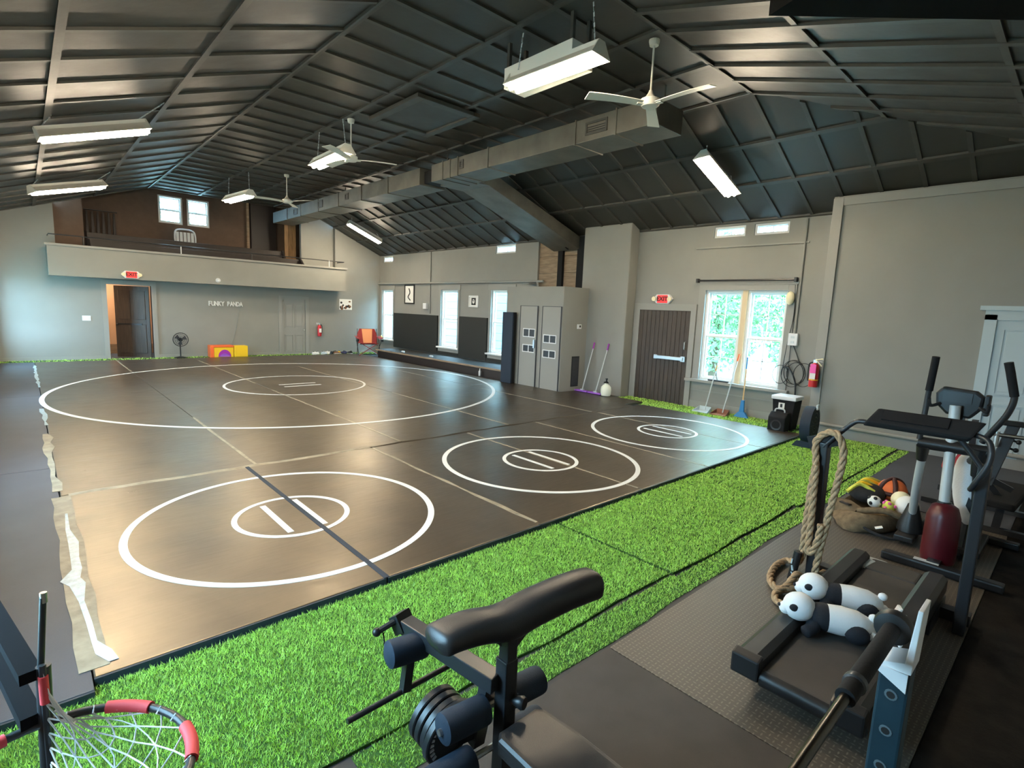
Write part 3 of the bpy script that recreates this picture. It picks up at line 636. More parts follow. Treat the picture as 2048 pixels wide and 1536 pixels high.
for y, lab in ((15.6, 'farthest small pale bottle lying on the bench edge'), (13.9, 'small white bottle lying midway along the bench edge')):
    t = thing('bottle', lab, 'bottle', (9.4, y, .31)); MB().lathe([(.0, 0), (.03, .005), (.03, .13), (.012, .17), (.012, .19)], (9.4, y, .343), 10, (0, 1, 0)).build('body', m_whitep, t, smooth=50)
    MB().lathe([(.015, .19), (.015, .215), (.0, .216)], (9.4, y, .343), 8, (0, 1, 0)).build('cap', m_blue, t)
tag(MB().lathe([(.0, 0), (.03, 0), (.035, .12), (.012, .16), (.012, .2)], (9.2, 11.3, .04), 10).build('drink_bottle', m_whitep, smooth=50), 'clear white bottle standing on the mat before the bench', 'bottle')
t = thing('sill_items', 'small yellow figurine on the sill of the far corner window', 'figurine', (XR-.06, 18.75, .58)); MB().ball((XR-.05, 18.78, .63), (.03, .03, .05)).build('body', m_yellow, t); MB().ball((XR-.05, 18.78, .69), .02).build('head', m_cream, t)

# ---------------------------------------------------------------- closet
C = struct(MB().box(9.12, XR, 8.26, 10.2, 0, 2.47).build('closet_wall', m_wall))
for y0, y1, vs, nm in ((9.06, 9.64, ((9.12, 9.5, 1.27, 1.44), (9.12, 9.5, .9, 1.05)), 'far'), (8.3, 8.88, ((8.42, 8.8, 1.17, 1.33), (8.42, 8.8, .82, .97)), 'near')):
    lf = MB().box(9.095, 9.12, y0, y1, .04, 2.0).build('door', m_wall2, C, bevel=.004)
    f = MB()
    for b in ((y0-.012, y0, .02, 2.012), (y1, y1+.012, .02, 2.012), (y0, y1, 2.0, 2.012)): f.box(9.085, 9.12, *b)
    f.build('door_gap_trim', m_pew if nm == 'none' else m_greymat, C)
    for a, b, c0, d0 in vs:
        g = MB()
        for e in ((a-.02, a, c0-.02, d0+.02), (b, b+.02, c0-.02, d0+.02), (a, b, c0-.02, c0), (a, b, d0, d0+.02), ((a+b)/2-.012, (a+b)/2+.012, c0, d0)): g.box(9.08, 9.095, *e)
        g.build('vent_frame', m_whitep, lf)
        g = MB()
        g.box(9.091, 9.096, a, b, c0, d0)
        n = 6
        for i in range(n): g.box(9.086, 9.091, a, b, c0+(d0-c0)*i/n, c0+(d0-c0)*(i+.5)/n)
        g.build('vent_louvre', m_steelb, lf)
MB().box(9.05, 9.095, 9.08, 9.13, 1.0, 1.2).build('latch', m_steel, C)
t = thing('thermostat', 'small white thermostat on the side of the closet', 'thermostat', (9.7, 8.26, 1.56))
MB().box(9.63, 9.77, 8.235, 8.26, 1.51, 1.62).build('case', m_whitep, t, bevel=.006); MB().box(9.69, 9.74, 8.231, 8.236, 1.545, 1.595).build('screen', m_ink, t)
t = thing('return_grille', 'grey return air grille low on the side of the closet', 'grille', (9.63, 8.26, .5))
MB().box(9.51, 9.77, 8.248, 8.26, .14, .86).build('frame', m_steelb, t)
for i in range(20): MB().box(9.53, 9.75, 8.24, 8.248, .17+i*.033, .185+i*.033).build('slat', m_greymat, t)
t = thing('folded_mat', 'tall black folded mat standing against the closet front', 'mat', (9.05, 9.93, .04))
for i in range(3): MB().box(8.94+i*.045, 8.983+i*.045, 9.76, 10.14, .04, 1.82).build('fold', m_navy if i == 0 else m_blackm, t, bevel=.01)

# ---------------------------------------------------------------- ceiling lights
def fixture(p, q, up_n, label, chains):
    p, q = Vector(p), Vector(q); c = (p+q)/2; d = (q-p).normalized(); n = Vector(up_n).normalized(); s = d.cross(n).normalized(); n = s.cross(d).normalized()
    t = thing('ceiling_light', label, 'lamp', c, 'hanging fluorescent strip lights')
    L2 = (q-p).length/2+.03
    def P(a, b, e): return c+d*a+s*b+n*e
    MB().prism([P(-L2, -.05, .09), P(-L2, .05, .09), P(-L2, .05, .15), P(-L2, -.05, .15)], d*2*L2).build('housing', m_refl, t)
    for sg in (-1, 1):
        MB().prism([P(-L2, sg*.04, .1), P(-L2, sg*.15, .0), P(-L2, sg*.155, .008), P(-L2, sg*.045, .11)], d*2*L2).build('reflector', m_refl, t)
        MB().cyl(P(-L2+.02, sg*.055, -.012), P(L2-.02, sg*.055, -.012), .03, 12).build('tube', m_tube, t, smooth=60)
        e = MB(); e.prism([P(sg*L2-.008, -.155, .0), P(sg*L2-.008, .155, .0), P(sg*L2-.008, .05, .15), P(sg*L2-.008, -.05, .15)], d*.016); e.build('end_plate', m_refl, t)
    for a, top in zip((-L2+.08, L2-.08), chains):
        b = P(a, 0, .15); top = Vector(top); k = MB(); N_ = max(4, int((top-b).length/.05))
        for i in range(N_):
            u = b.lerp(top, i/N_); v = b.lerp(top, (i+.85)/N_); k.bar(u, v, .016 if i % 2 else .006, .006 if i % 2 else .016)
        k.build('chain', m_grey, t)
    return t
kl3 = Vector((-kl, 0, 1)); kr3 = Vector((kr, 0, 1))
zl = lambda x: ZF-kl*(2.92-x); zr = lambda x: ZF-kr*(x-7.55)
fixture((.32, 9.35, 3.80), (1.46, 9.45, 4.2), kl3, 'strip light hanging from the slope midway along the windowless side', ((.42, 9.2, zl(.42)), (1.62, 9.0, zl(1.62))))
fixture((.31, 14.5, 3.80), (1.47, 15.2, 4.21), kl3, 'strip light closest to the balcony on the windowless side', ((.4, 14.4, zl(.4)), (1.6, 14.9, zl(1.6))))
fixture((.32, 4.3, 3.80), (1.46, 4.3, 4.2), kl3, 'strip light on the slope nearest the camera, mostly above the frame', ((.4, 4.3, zl(.4)), (1.5, 4.3, zl(1.5))))
BIG = fixture((4.33, 4.86, 4.42), (4.39, 3.69, 4.42), (0, 0, 1), 'large strip light in the flat ceiling beside the nearest fan', ((4.34, 4.75, ZF), (4.4, 3.8, ZF)))
fixture((4.2, 10.15, 4.38), (4.18, 8.85, 4.38), (0, 0, 1), 'strip light partly behind the middle ceiling fan', ((4.2, 10, ZF), (4.18, 9.0, ZF)))
fixture((4.15, 15.75, 4.4), (4.3, 14.4, 4.4), (0, 0, 1), 'strip light in front of the gallery beside the farthest fan', ((4.15, 15.6, ZF), (4.3, 14.5, ZF)))
fixture((8.1, 17.0, 4.45), (9.2, 17.0, 4.0), kr3, 'strip light on the window side slope close to the far corner', ((8.2, 17.0, zr(8.2)), (9.1, 17.0, zr(9.1))))
fixture((8.22, 4.62, 4.42), (9.15, 4.53, 4.02), kr3, 'strip light on the window side slope beyond the nearest fan', ((8.3, 4.6, zr(8.3)), (9.05, 4.53, zr(9.05))))
# boxed hood above the large strip light
b_ = MB().box(4.36, 4.7, 4.02, 5.08, 4.47, 4.7).build('hood_box', m_refl, BIG, bevel=.006)
for x, y in ((4.4, 4.06), (4.4, 5.04), (4.66, 4.06), (4.66, 5.04)): MB().box(x-.02, x+.02, y-.02, y+.02, 4.7, 4.975).build('hood_post', m_batten, BIG)
# ---------------------------------------------------------------- ceiling fans
def fan(loc, a0, rod, lab, tilt=.16, Lb=.66):
    t = thing('ceiling_fan', lab, 'fan', loc, 'white three-blade ceiling fans', local=True)
    MB().cyl((0, 0, .06), (0, 0, rod), .012, 8).build('down_rod', m_fan, t)
    MB().lathe([(.05, rod-.06), (.06, rod-.02), (.06, rod)], (0, 0, 0), 14).build('canopy', m_fan, t)
    MB().lathe([(.0, -.05), (.09, -.045), (.11, -.02), (.11, .03), (.06, .055), (.03, .1), (.02, .13)], (0, 0, 0), 18).build('motor', m_fan, t, smooth=40)
    for k in range(3):
        a = a0+2*PI*k/3
        b = MB().at((0, 0, 0), (0, 0, a)); pts = []
        n = 6; vs = []; fs = []
        for i in range(n+1):
            x = .1+Lb*i/n; w = .055+.02*i/n; z = -.02-.04*(i/n)**2+.04*(i/n)
            vs += [(x, -w, z-w*tilt), (x, w, z+w*tilt), (x, w, z+w*tilt+.008), (x, -w, z-w*tilt+.008)]
        for i in range(n): fs += [(4*i+j, 4*i+(j+1) % 4, 4*i+4+(j+1) % 4, 4*i+4+j) for j in range(4)]
        fs += [(3, 2, 1, 0), tuple(4*n+j for j in range(4))]
        b.add(vs, fs); b.build('blade', m_fan, t)
        c = MB().at((0, 0, 0), (0, 0, a)); c.box(.07, .16, -.03, .03, -.035, -.022); c.build('blade_iron', m_fan, t)
fan((5.43, 3.76, 4.3), R(150), .66, 'white ceiling fan beside the vented duct, the largest of three')
fan((4.28, 8.9, 4.33), R(-25), .63, 'white ceiling fan in front of the middle strip light')
fan((5.0, 13.9, 4.33), R(-65), .63, 'small white ceiling fan near the gallery and far duct')

# ---------------------------------------------------------------- wrestling mats
def slab(x0, x1, y0, y1, z1, z0=.0):
    nx, ny = 3, 8; vs = []; fs = []
    return MB().box(x0, x1, y0, y1, -.014, z1)
big = thing('wrestling_mat', 'big black wrestling mat of taped strips carrying the largest white circle', 'mat', (5, 12, 0))
xs = [.14, 1.83, 3.7, 5.68, 7.8, 9.2]
for i in range(5):
    slab(xs[i]+.004, min(xs[i+1]-.004, 9.09), 6.155, 18.3 if i < 4 else 10.0, .04).build('mat_strip', m_mat, big, bevel=.006)
slab(7.804, 9.08, 10.01, 18.3, .04).build('mat_strip', m_mat, big, bevel=.006)
MB().ring((4.45, 11.78), 4.28, 4.35, .0395, .0425, 160).build('circle_line', m_line, big)
MB().ring((4.42, 11.85), 1.42, 1.47, .0395, .0425, 90).build('inner_circle_line', m_line, big)
for y in (11.6, 11.92): MB().box(4.05, 4.85, y-.03, y+.03, .0395, .0425).build('start_line', m_line, big)
cm = tag(MB().box(9.1, 9.75, 6.4, 8.2, 0, .05).build('corner_mat', m_mat, bevel=.006), 'small black mat piece between the big mat and the pillar under the purple mops', 'mat')
def tape(x, y0, y1, w, z, m, parent, nm='seam_tape', jag=.012):
    t = MB(); n = max(2, int((y1-y0)/.25)); vs = []; 
    for i in range(n+1):
        y = y0+(y1-y0)*i/n; a, b = random.uniform(-jag, jag), random.uniform(-jag, jag)
        vs += [(x-w/2+a, y, z), (x+w/2+b, y, z), (x+w/2+b, y, z+.003), (x-w/2+a, y, z+.003)]
    fs = [(3, 2, 1, 0), tuple(4*n+j for j in range(4))]
    for i in range(n): fs += [(4*i+j, 4*i+(j+1) % 4, 4*i+4+(j+1) % 4, 4*i+4+j) for j in range(4)]
    t.add(vs, fs); return t.build(nm, m, parent)
for x, ys in ((1.83, ((6.2, 9.2), (15.5, 18.2))), (3.7, ((6.2, 11.3), (12.4, 17.5))), (5.68, ((6.2, 9.9), (11, 15))), (7.8, ((6.2, 9.5), (12, 14)))):
    for a, b in ys: tape(x, a, b, .035, .039, m_tape, big, jag=.006)
NM = []
for k, (x0, xm, x1, cx, cy, lab) in enumerate(((.14, 1.72, 3.215, 1.62, 4.5, 'black practice mat with white circle at the corner by the torn tape'),
                                   (3.225, 4.77, 6.2, 4.66, 4.47, 'middle black practice mat with white circle, between the other two'),
                                   (6.21, 7.85, 9.4, 7.57, 4.46, 'black practice mat with white circle closest to the double window'))):
    t = thing('practice_mat', lab, 'mat', ((x0+x1)/2, 4.6, 0), 'practice mats beside the turf'); NM.append(t)
    y1 = 6.145
    for a, b in ((x0, xm-.006), (xm+.006, x1)):
        slab(a, b, 3.05, y1, .04).build('mat_strip', m_mat, t, bevel=.008)
        MB().box(a+.001, b-.001, 3.036, 3.05, -.014, .036).build('edge_strip', m_matside, t)
    if k == 0: MB().box(xm-.02, xm+.02, 3.04, 6.14, .038, .0435).build('seam_strip', m_navy, t, bevel=.002)
    else: tape(xm, 3.1, 6.1, .03, .039, m_tape, t, jag=.006)
    MB().ring((cx, cy), 1.165, 1.22, .0395, .0425, 110).build('circle_line', m_line, t)
    MB().ring((cx, cy), .43, .475, .0395, .0425, 60).build('inner_circle_line', m_line, t)
    for dx in (-.14, .14): MB().box(cx+dx-.025, cx+dx+.025, cy-.35, cy+.35, .0395, .0425).build('start_line', m_line, t)
# taped row joints, warped edges that catch light
def tapex(y, x0, x1, w, m, parent):
    t = MB(); n = int((x1-x0)/.2); vs = []; fs = []
    for i in range(n+1):
        x = x0+(x1-x0)*i/n; a = random.uniform(-.015, .015); zz = .041+.006*abs(math.sin(i*.7))
        vs += [(x, y-w/2+a, .038), (x, y+a, zz+.004), (x, y+w/2+a, .038)]
    for i in range(n): fs += [(3*i, 3*i+1, 3*i+4, 3*i+3), (3*i+1, 3*i+2, 3*i+5, 3*i+4), (3*i+2, 3*i, 3*i+3, 3*i+5)]
    t.add(vs, fs); return t.build('row_tape', m, parent)
tapex(6.15, .2, 3.2, .1, m_tape, NM[0]); tapex(6.15, 3.25, 6.2, .07, m_mat, NM[1]); tapex(6.15, 6.25, 9.3, .05, m_mat, NM[2])
tape(3.22, 3.1, 6.1, .04, .039, m_tape, NM[1], jag=.012); tape(6.205, 3.1, 6.1, .03, .039, m_tape, NM[2], jag=.008)
t = thing('side_mat', 'long dark grey mat strip along the windowless side wall', 'mat', (-.2, 10, 0))
for a, b in ((2.95, 7.2), (7.205, 12.4), (12.405, 18.3)): MB().box(XL+.01, .135, a, b, -.014, .038).build('mat_strip', m_greymat, t, bevel=.006)
MB().box(XL+.01, .135, 2.936, 2.95, -.014, .034).build('edge_strip', m_matside, t)
tw = thing('torn_tape', 'wide brown tape with torn white strip joining the side mat and corner mat', 'tape', (.16, 4.6, .04))
tape(.15, 3.12, 6.1, .13, .0395, m_tape, tw, 'brown_tape', .012)
v = MB(); pts = [(.23, 3.14, .03), (.2, 3.25, .05), (.17, 3.38, .018), (.165, 3.6, .02), (.15, 3.9, .02), (.15, 4.15, .06), (.12, 4.25, .075), (.16, 4.4, .04), (.16, 4.6, .035), (.17, 4.9, .045), (.15, 5.2, .02), (.16, 5.6, .012)]
vs = []; fs = []
for x, y, w_ in pts: w_ *= .75; vs += [(x-w_, y, .0425), (x+w_*.8, y, .0425), (x+w_*.8, y, .0445), (x-w_, y, .0445)]
for i in range(len(pts)-1): fs += [(4*i+j, 4*i+(j+1) % 4, 4*i+4+(j+1) % 4, 4*i+4+j) for j in range(4)]
fs += [(3, 2, 1, 0), tuple(4*(len(pts)-1)+j for j in range(4))]
v.add(vs, fs); v.build('torn_strip', m_tapew, tw)
tape(.12, 6.3, 9.0, .07, .0395, m_tape, tw, 'brown_tape', .03)
for a, b in ((9.6, 11.0), (13.5, 17.5)): tape(.13, a, b, .05, .0395, m_tapew, tw, 'torn_strip', .02)

for o_ in [big, t, tw]+NM: o_.location.z += .015
# ---------------------------------------------------------------- turf
def blades(parent, poly, z, dens, h, wd, seed):
    g = np.random.default_rng(seed); P = np.array(poly); lo, hi = P.min(0), P.max(0)
    n = int((hi[0]-lo[0])*(hi[1]-lo[1])*dens); p = lo+(hi-lo)*g.random((n, 2))
    ins = np.zeros(n, bool); j = len(P)-1
    for i in range(len(P)):
        c = ((P[i, 1] > p[:, 1]) != (P[j, 1] > p[:, 1])) & (p[:, 0] < (P[j, 0]-P[i, 0])*(p[:, 1]-P[i, 1])/(P[j, 1]-P[i, 1]+1e-12)+P[i, 0]); ins ^= c; j = i
    p = p[ins]; d = np.hypot(p[:, 0]-.5, p[:, 1]-.5); keep = g.random(len(p)) < np.clip(2.4/d, .12, 1)**1.15; p = p[keep]; d = d[keep]; n = len(p)
    a = g.random(n)*2*PI; w = wd*(.7+.6*g.random(n))*np.clip(d/2.2, 1, 3.5); hh = h*(.6+.7*g.random(n)); la = g.random(n)*2*PI; ll = hh*(.3+.7*g.random(n))
    V = np.zeros((n, 3, 3)); V[:, 0, :2] = p-np.c_[np.cos(a), np.sin(a)]*w[:, None]; V[:, 1, :2] = p+np.c_[np.cos(a), np.sin(a)]*w[:, None]
    V[:, 2, :2] = p+np.c_[np.cos(la), np.sin(la)]*ll[:, None]; V[:, :2, 2] = z-.004; V[:, 2, 2] = z+hh
    off = OFF[parent.name]; V -= np.array(off)
    me = bpy.data.meshes.new('turf_blades'); me.vertices.add(n*3); me.vertices.foreach_set('co', V.ravel().astype(np.float32))
    me.loops.add(n*3); me.loops.foreach_set('vertex_index', np.arange(n*3, dtype=np.int32)); me.polygons.add(n)
    me.polygons.foreach_set('loop_start', np.arange(0, n*3, 3, dtype=np.int32)); me.polygons.foreach_set('loop_total', np.full(n, 3, np.int32))
    me.update(calc_edges=True); me.materials.append(m_turf)
    o = bpy.data.objects.new('turf_blades', me); COL.objects.link(o); o.parent = parent; o['kind'] = 'stuff'
def wavy(x0, x1, y, amp, n, ph): return [(x0+(x1-x0)*i/n, y+amp*math.sin(i*1.7+ph)+random.uniform(-amp, amp)*.5) for i in range(n+1)]
def turf(lab, poly, z, dens, seed, h=.022):
    cx = sum(p[0] for p in poly)/len(poly); cy = sum(p[1] for p in poly)/len(poly)
    t = thing('turf_strip', lab, 'turf', (cx, cy, 0))
    MB().prism([(x, y, max(z-.014, .0005)) for x, y in poly], (0, 0, z-max(z-.014, .0005)-.0005)).build('backing', m_turfbase, t)
    blades(t, poly, z, dens, h, .0021, seed); return t
turf('bright green turf piece in front of the curl bench and corner mat', [(XL+.02, 2.92), (XL+.02, 1.9)]+wavy(.2, 3.4, 1.9, .012, 10, 0)+[(3.41, 3.02), (.15, 3.02)], .014, 26000, 1, .018)
turf('bright green turf piece between two seams in front of the middle practice mat', wavy(3.43, 5.75, 1.86, .012, 8, 1)+[(5.76, 3.02), (3.43, 3.02)], .018, 26000, 2, .018)
turf('bright green turf piece under the black floor fan by the blank wall', wavy(5.78, 9.82, 1.82, .012, 8, 2)+[(9.82, 3.3), (9.45, 3.3), (9.45, 3.02), (5.78, 3.02)], .014, 22000, 3, .018)
turf('narrow lower turf strip bordering the ribbed rubber floor', wavy(.9, 9.82, 1.67, .012, 24, 3)+[(9.82, 1.79), (5.77, 1.805), (5.75, 1.835), (3.43, 1.845), (3.41, 1.875), (.9, 1.88)], .003, 22000, 4, .014)
turf('green turf strip along the window wall by the exit door', [(9.45, 3.32), (10.29, 3.32), (10.29, 7.12), (9.78, 7.12), (9.76, 6.38), (9.45, 6.3)], .02, 14000, 5)
turf('thin green turf strip along the foot of the far wall', [(XL+.02, 18.32), (10.1, 18.32), (10.1, 18.97), (XL+.02, 18.97)], .03, 3500, 6, .03)

# ---------------------------------------------------------------- rubber gym floor
tag(MB().box(2.36, 6.7, .3, 1.64, 0, .008).build('ribbed_rubber_mat', m_dia, bevel=.002), 'brown grey ribbed rubber mat under the treadmill and bag', 'mat')
tag(MB().box(2.36, 9.84, YN+.02, .295, 0, .01).build('shaded_rubber_mat', mat('shaded_rubber', (.007, .006, .005), .9, vary=.6, vscale=8, bump=.2, bscale=60, spec=.15), bevel=.002), 'rubber mat along the entrance side past the treadmill, coloured dark for shade', 'mat')  # near-black colour stands in for the shade on this floor
tag(MB().box(XL+.02, 2.35, YN+.02, 1.64, 0, .012).build('flat_rubber_mat', m_rubber, bevel=.003), 'smooth dark rubber mat under the curl bench', 'mat')
tag(MB().box(6.71, 9.84, .3, 1.66, 0, .012).build('flat_rubber_mat', m_greymat, bevel=.003), 'smooth grey mat past the bag of balls by the blank wall', 'mat')
#PROPS
# ---------------------------------------------------------------- props along the far wall
t = thing('pedestal_fan', 'black round pedestal fan by the far wall beside the climbing blocks', 'fan', (3.45, 18.62, .043))
MB().lathe([(.16, 0), (.17, .015), (.05, .04), (.0, .045)], (3.45, 18.62, .044), 18).build('base', m_black, t, smooth=40)
MB().cyl((3.45, 18.62, .08), (3.45, 18.62, .5), .018, 8).build('pole', m_black, t)
c = (3.45, 18.52, .6); f = MB()
for r in (.05, .1, .15, .2): f.tube([(c[0]+r*math.cos(a), c[1]-.03*(1-r/.2), c[2]+r*math.sin(a)) for a in np.linspace(0, 2*PI, 25)[:-1]], .005 if r < .2 else .012, 5, closed=True)
for a in np.linspace(0, 2*PI, 25)[:-1]: f.cyl((c[0]+.03*math.cos(a), c[1]-.03, c[2]+.03*math.sin(a)), (c[0]+.2*math.cos(a), c[1], c[2]+.2*math.sin(a)), .003, 4)
f.build('guard', m_black, t)
MB().cyl((c[0], c[1]+.02, c[2]), (c[0], c[1]+.14, c[2]), .06, 12).build('motor', m_black, t)
for k in range(3):
    a = 2*PI*k/3; MB().add([(c[0]+.02*math.cos(a), c[1], c[2]+.02*math.sin(a)), (c[0]+.17*math.cos(a), c[1]-.01, c[2]+.17*math.sin(a)), (c[0]+.17*math.cos(a+.8), c[1]+.03, c[2]+.17*math.sin(a+.8)), (c[0]+.02*math.cos(a+1), c[1]+.01, c[2]+.02*math.sin(a+1))], [(0, 1, 2, 3)]).build('blade', m_greymat, t)
t = thing('climbing_block', 'red topped yellow foam block with purple arch on its face', 'block', (4.55, 18.5, .043))
zb0 = .045
MB().box(4.2, 4.3, 18.35, 18.7, zb0, .42).build('side_cushion', m_orange, t, bevel=.015)
MB().box(4.3, 4.86, 18.35, 18.7, .36, .42).build('top_cushion', m_orange, t, bevel=.012)
MB().box(4.305, 4.86, 18.36, 18.7, zb0, .358).build('body', m_yellow, t, bevel=.012)
MB().prism([(4.6+.18*math.cos(a), 18.345, zb0+.02+.22*math.sin(a)) for a in np.linspace(0, PI, 15)], (0, .012, 0)).build('arch', m_purple, t)
MB().prism([(4.6+.14*math.cos(a), 18.342, zb0+.02+.1*math.sin(a)) for a in np.linspace(0, PI, 11)], (0, .006, 0)).build('arch_inner_panel', m_purple2, t)  # second purple tone set low inside the arch
t = tag(MB().box(4.88, 5.28, 18.34, 18.68, zb0, .4).build('climbing_block', m_yellow, bevel=.02), 'plain yellow foam block beside the purple arched block', 'block')
def shoe(x, y, a, m, ms, lab):
    t = thing('shoe', lab, 'shoe', (x, y, .046), 'shoes along the far wall', local=True, rz=a)
    s = MB(); n = 7; secs = [(-.13, .03, .07), (-.1, .04, .085), (-.03, .038, .085), (.02, .042, .065), (.08, .046, .05), (.13, .036, .04), (.15, .015, .03)]
    vs = []; fs = []
    for px, w_, h_ in secs:
        for k in range(8):
            b = PI*k/7; vs.append((px, w_*math.cos(b), .018+h_*math.sin(b)))
    for i in range(len(secs)-1): fs += [(8*i+k, 8*i+k+1, 8*i+9+k, 8*i+8+k) for k in range(7)]+[(8*i+7, 8*i, 8*i+8, 8*i+15)]
    fs += [tuple(range(8)), tuple(range(48, 56))[::-1]]
    s.add(vs, fs).build('upper', m, t, smooth=60); MB().box(-.135, .15, -.045, .045, 0, .02).build('sole', ms, t, bevel=.01)
    MB().ball((-.08, 0, .1), (.035, .025, .012)).build('collar', m_ink, t, smooth=60)
SH = [(7.55, .3, m_white, m_whitep, 'white shoe at the end of the row closest to the grey door'), (7.68, 1.2, m_white, m_whitep, 'second white shoe from the grey door end'), (7.86, .5, m_grey, m_whitep, 'grey shoe between the white shoes and the dark pile'),
      (8.02, 2.2, m_white, m_whitep, 'white shoe turned sideways beside the black shoes'), (8.14, .9, m_black, m_black, 'black shoe first of the dark ones in the row'), (8.24, 2.6, m_black, m_black, 'black shoe second of the dark ones in the row'),
      (8.35, .2, m_rust, m_whitep, 'brown shoe in the middle of the row'), (8.46, 1.4, m_yellow, m_whitep, 'yellow shoe in the row along the wall'), (8.58, 2.0, m_navyc, m_black, 'navy shoe first after the yellow one'), (8.7, .7, m_navyc, m_black, 'navy shoe next to the black last one'), (8.84, 1.7, m_black, m_whitep, 'black shoe last in the row toward the folding chair')]
for i, (x, a, m, ms, lab) in enumerate(SH): shoe(x, 18.5+(.12 if i % 2 else 0), a, m, ms, lab)
# folding camp chair
t = thing('camp_chair', 'dark red folding camp chair with orange back panel in the far corner', 'chair', (9.2, 17.75, .04), local=True, rz=R(-18))
s_ = MB()
s_.add([(-.3, -.28, .44), (.3, -.28, .44), (.27, .2, .38), (-.27, .2, .38), (-.3, -.28, .42), (.3, -.28, .42), (.27, .2, .36), (-.27, .2, .36)], [(0, 1, 2, 3), (7, 6, 5, 4), (0, 4, 5, 1), (1, 5, 6, 2), (2, 6, 7, 3), (3, 7, 4, 0)]); s_.build('seat', m_camp, t)
def sheet(pts, th): return MB().prism(pts, (0, th, 0))
sheet([(-.33, .2, .4), (.33, .2, .4), (.36, .32, .72), (.27, .36, .93), (-.27, .36, .93), (-.36, .32, .72)], .02).build('back_sling', m_camp, t)
sheet([(-.15, .185, .42), (.15, .185, .42), (.19, .335, .92), (-.19, .335, .92)], .02).build('back_panel', m_campo, t)
for sx in (-1, 1):
    MB().tube([(sx*.38, -.3, .0), (sx*-.3, -.26, .44)], .012, 8).build('cross_leg', m_camp, t); MB().tube([(sx*.36, .26, .0), (sx*-.3, .2, .4)], .012, 8).build('cross_leg', m_grey, t)
    MB().tube([(sx*.38, -.3, .0), (sx*.4, .26, .6)], .012, 8).build('side_leg', m_steelb, t); MB().tube([(sx*.36, .26, 0), (sx*.42, -.3, .58)], .012, 8).build('side_leg', m_steelb, t)
    MB().tube([(sx*.36, .26, 0.3), (sx*.34, .36, .93)], .012, 8).build('back_post', m_steelb, t)
    MB().prism([(sx*.35, -.36, .59), (sx*.47, -.36, .62), (sx*.45, .3, .66), (sx*.35, .3, .62)], (0, 0, .02)).build('armrest', m_camp, t)
    MB().lathe([(.05, 0), (.055, .08)], (sx*.43, -.3, .5), 10).build('cup_holder', m_black, t)

# ---------------------------------------------------------------- cleaning tools and door wall
def mop(y, yt, xb, lab):
    t = thing('dust_mop', lab, 'mop', (xb, y, .04), 'purple dust mops by the closet')
    MB().cyl((xb, y, .08), (9.97, yt, 1.15), .012, 8).build('handle', m_grey, t); MB().cyl(Vector((xb, y, .08)).lerp(Vector((9.97, yt, 1.15)), .9), (9.975, yt-.0, 1.19), .016, 8).build('grip', m_purple, t)
    MB().box(xb-.07, xb+.07, y-.19, y+.19, .043, .075).build('mop_head', m_purple2, t, bevel=.015)
    MB().cbox((xb, y, .085), (.05, .09, .03)).build('swivel', m_grey, t)
mop(7.98, 7.98, 9.62, 'purple dust mop leaning next to the closet side'); mop(7.58, 7.56, 9.62, 'purple dust mop leaning on the pillar beside the white jug')
t = thing('sprayer_jug', 'white round jug sprayer standing by the pillar corner on the mat edge', 'jug', (9.6, 7.27, .04))
MB().lathe([(.0, 0), (.1, .005), (.115, .04), (.12, .14), (.11, .2), (.07, .25), (.045, .26), (.045, .29)], (9.6, 7.27, .041), 18).build('tank', m_jug, t, smooth=50)
MB().lathe([(.05, .29), (.05, .31), (.02, .33), (.015, .37), (.03, .38), (.03, .395)], (9.6, 7.27, .041), 12).build('pump', m_black, t)
MB().tube(bez([(9.6, 7.27, .34), (9.52, 7.27, .36), (9.5, 7.25, .34)], 4), .012, 6).build('nozzle', m_black, t)
def dustpan(x, y, yt, xt, zt, m, mh, lab):
    t = thing('dustpan', lab, 'dustpan', (x, y, .025))
    MB().cyl((x+.02, y, .06), (xt, yt, zt), .012, 8).build('handle', m_grey, t)
    MB().cyl(Vector((x+.02, y, .06)).lerp(Vector((xt, yt, zt)), .88), (xt, yt, zt), .017, 8).build('grip', mh, t)
    MB().prism([(x+.03, y-.13, .028), (x-.2, y-.16, .028), (x-.2, y+.16, .028), (x+.03, y+.13, .028)], (0, 0, .012)).build('pan', m, t)
    MB().prism([(x+.03, y-.13, .04), (x+.03, y+.13, .04), (x+.03, y+.12, .13), (x+.03, y-.12, .13)], (.015, 0, 0)).build('pan_back', m, t)
    for sg in (-1, 1): MB().prism([(x+.03, y+sg*.13, .04), (x-.2, y+sg*.16, .04), (x+.03, y+sg*.125, .12)], (0, .01, 0)).build('pan_side', m, t)
dustpan(10.0, 5.1, 5.05, 10.27, .95, m_grey, m_wood, 'grey long handled dustpan first from the exit door')
dustpan(10.0, 4.73, 4.62, 10.27, 1.22, m_brown, m_orange, 'brown long handled dustpan with orange grip below the double window')
t = thing('push_broom', 'blue brush with orange wooden handle leaning below the double window', 'broom', (10.08, 4.38, .025))
MB().cyl((10.08, 4.38, .3), (10.28, 4.46, 1.16), .013, 8).build('handle', m_wood, t); MB().cyl((10.08+.15, 4.44, .95), (10.28, 4.46, 1.17), .014, 8).build('grip', m_blue, t)
MB().prism([(10.05, 4.33, .12), (10.05, 4.43, .12), (10.06, 4.41, .36), (10.06, 4.35, .36)], (.04, 0, 0)).build('head', m_blue, t, bevel=.01)
MB().prism([(10.03, 4.24, .03), (10.03, 4.52, .03), (10.05, 4.44, .13), (10.05, 4.32, .13)], (.06, 0, 0)).build('bristles', m_blue, t)
t = thing('squeegee_post', 'grey mop handle with small blade resting on the window sill', 'mop', (10.18, 5.0, .64))
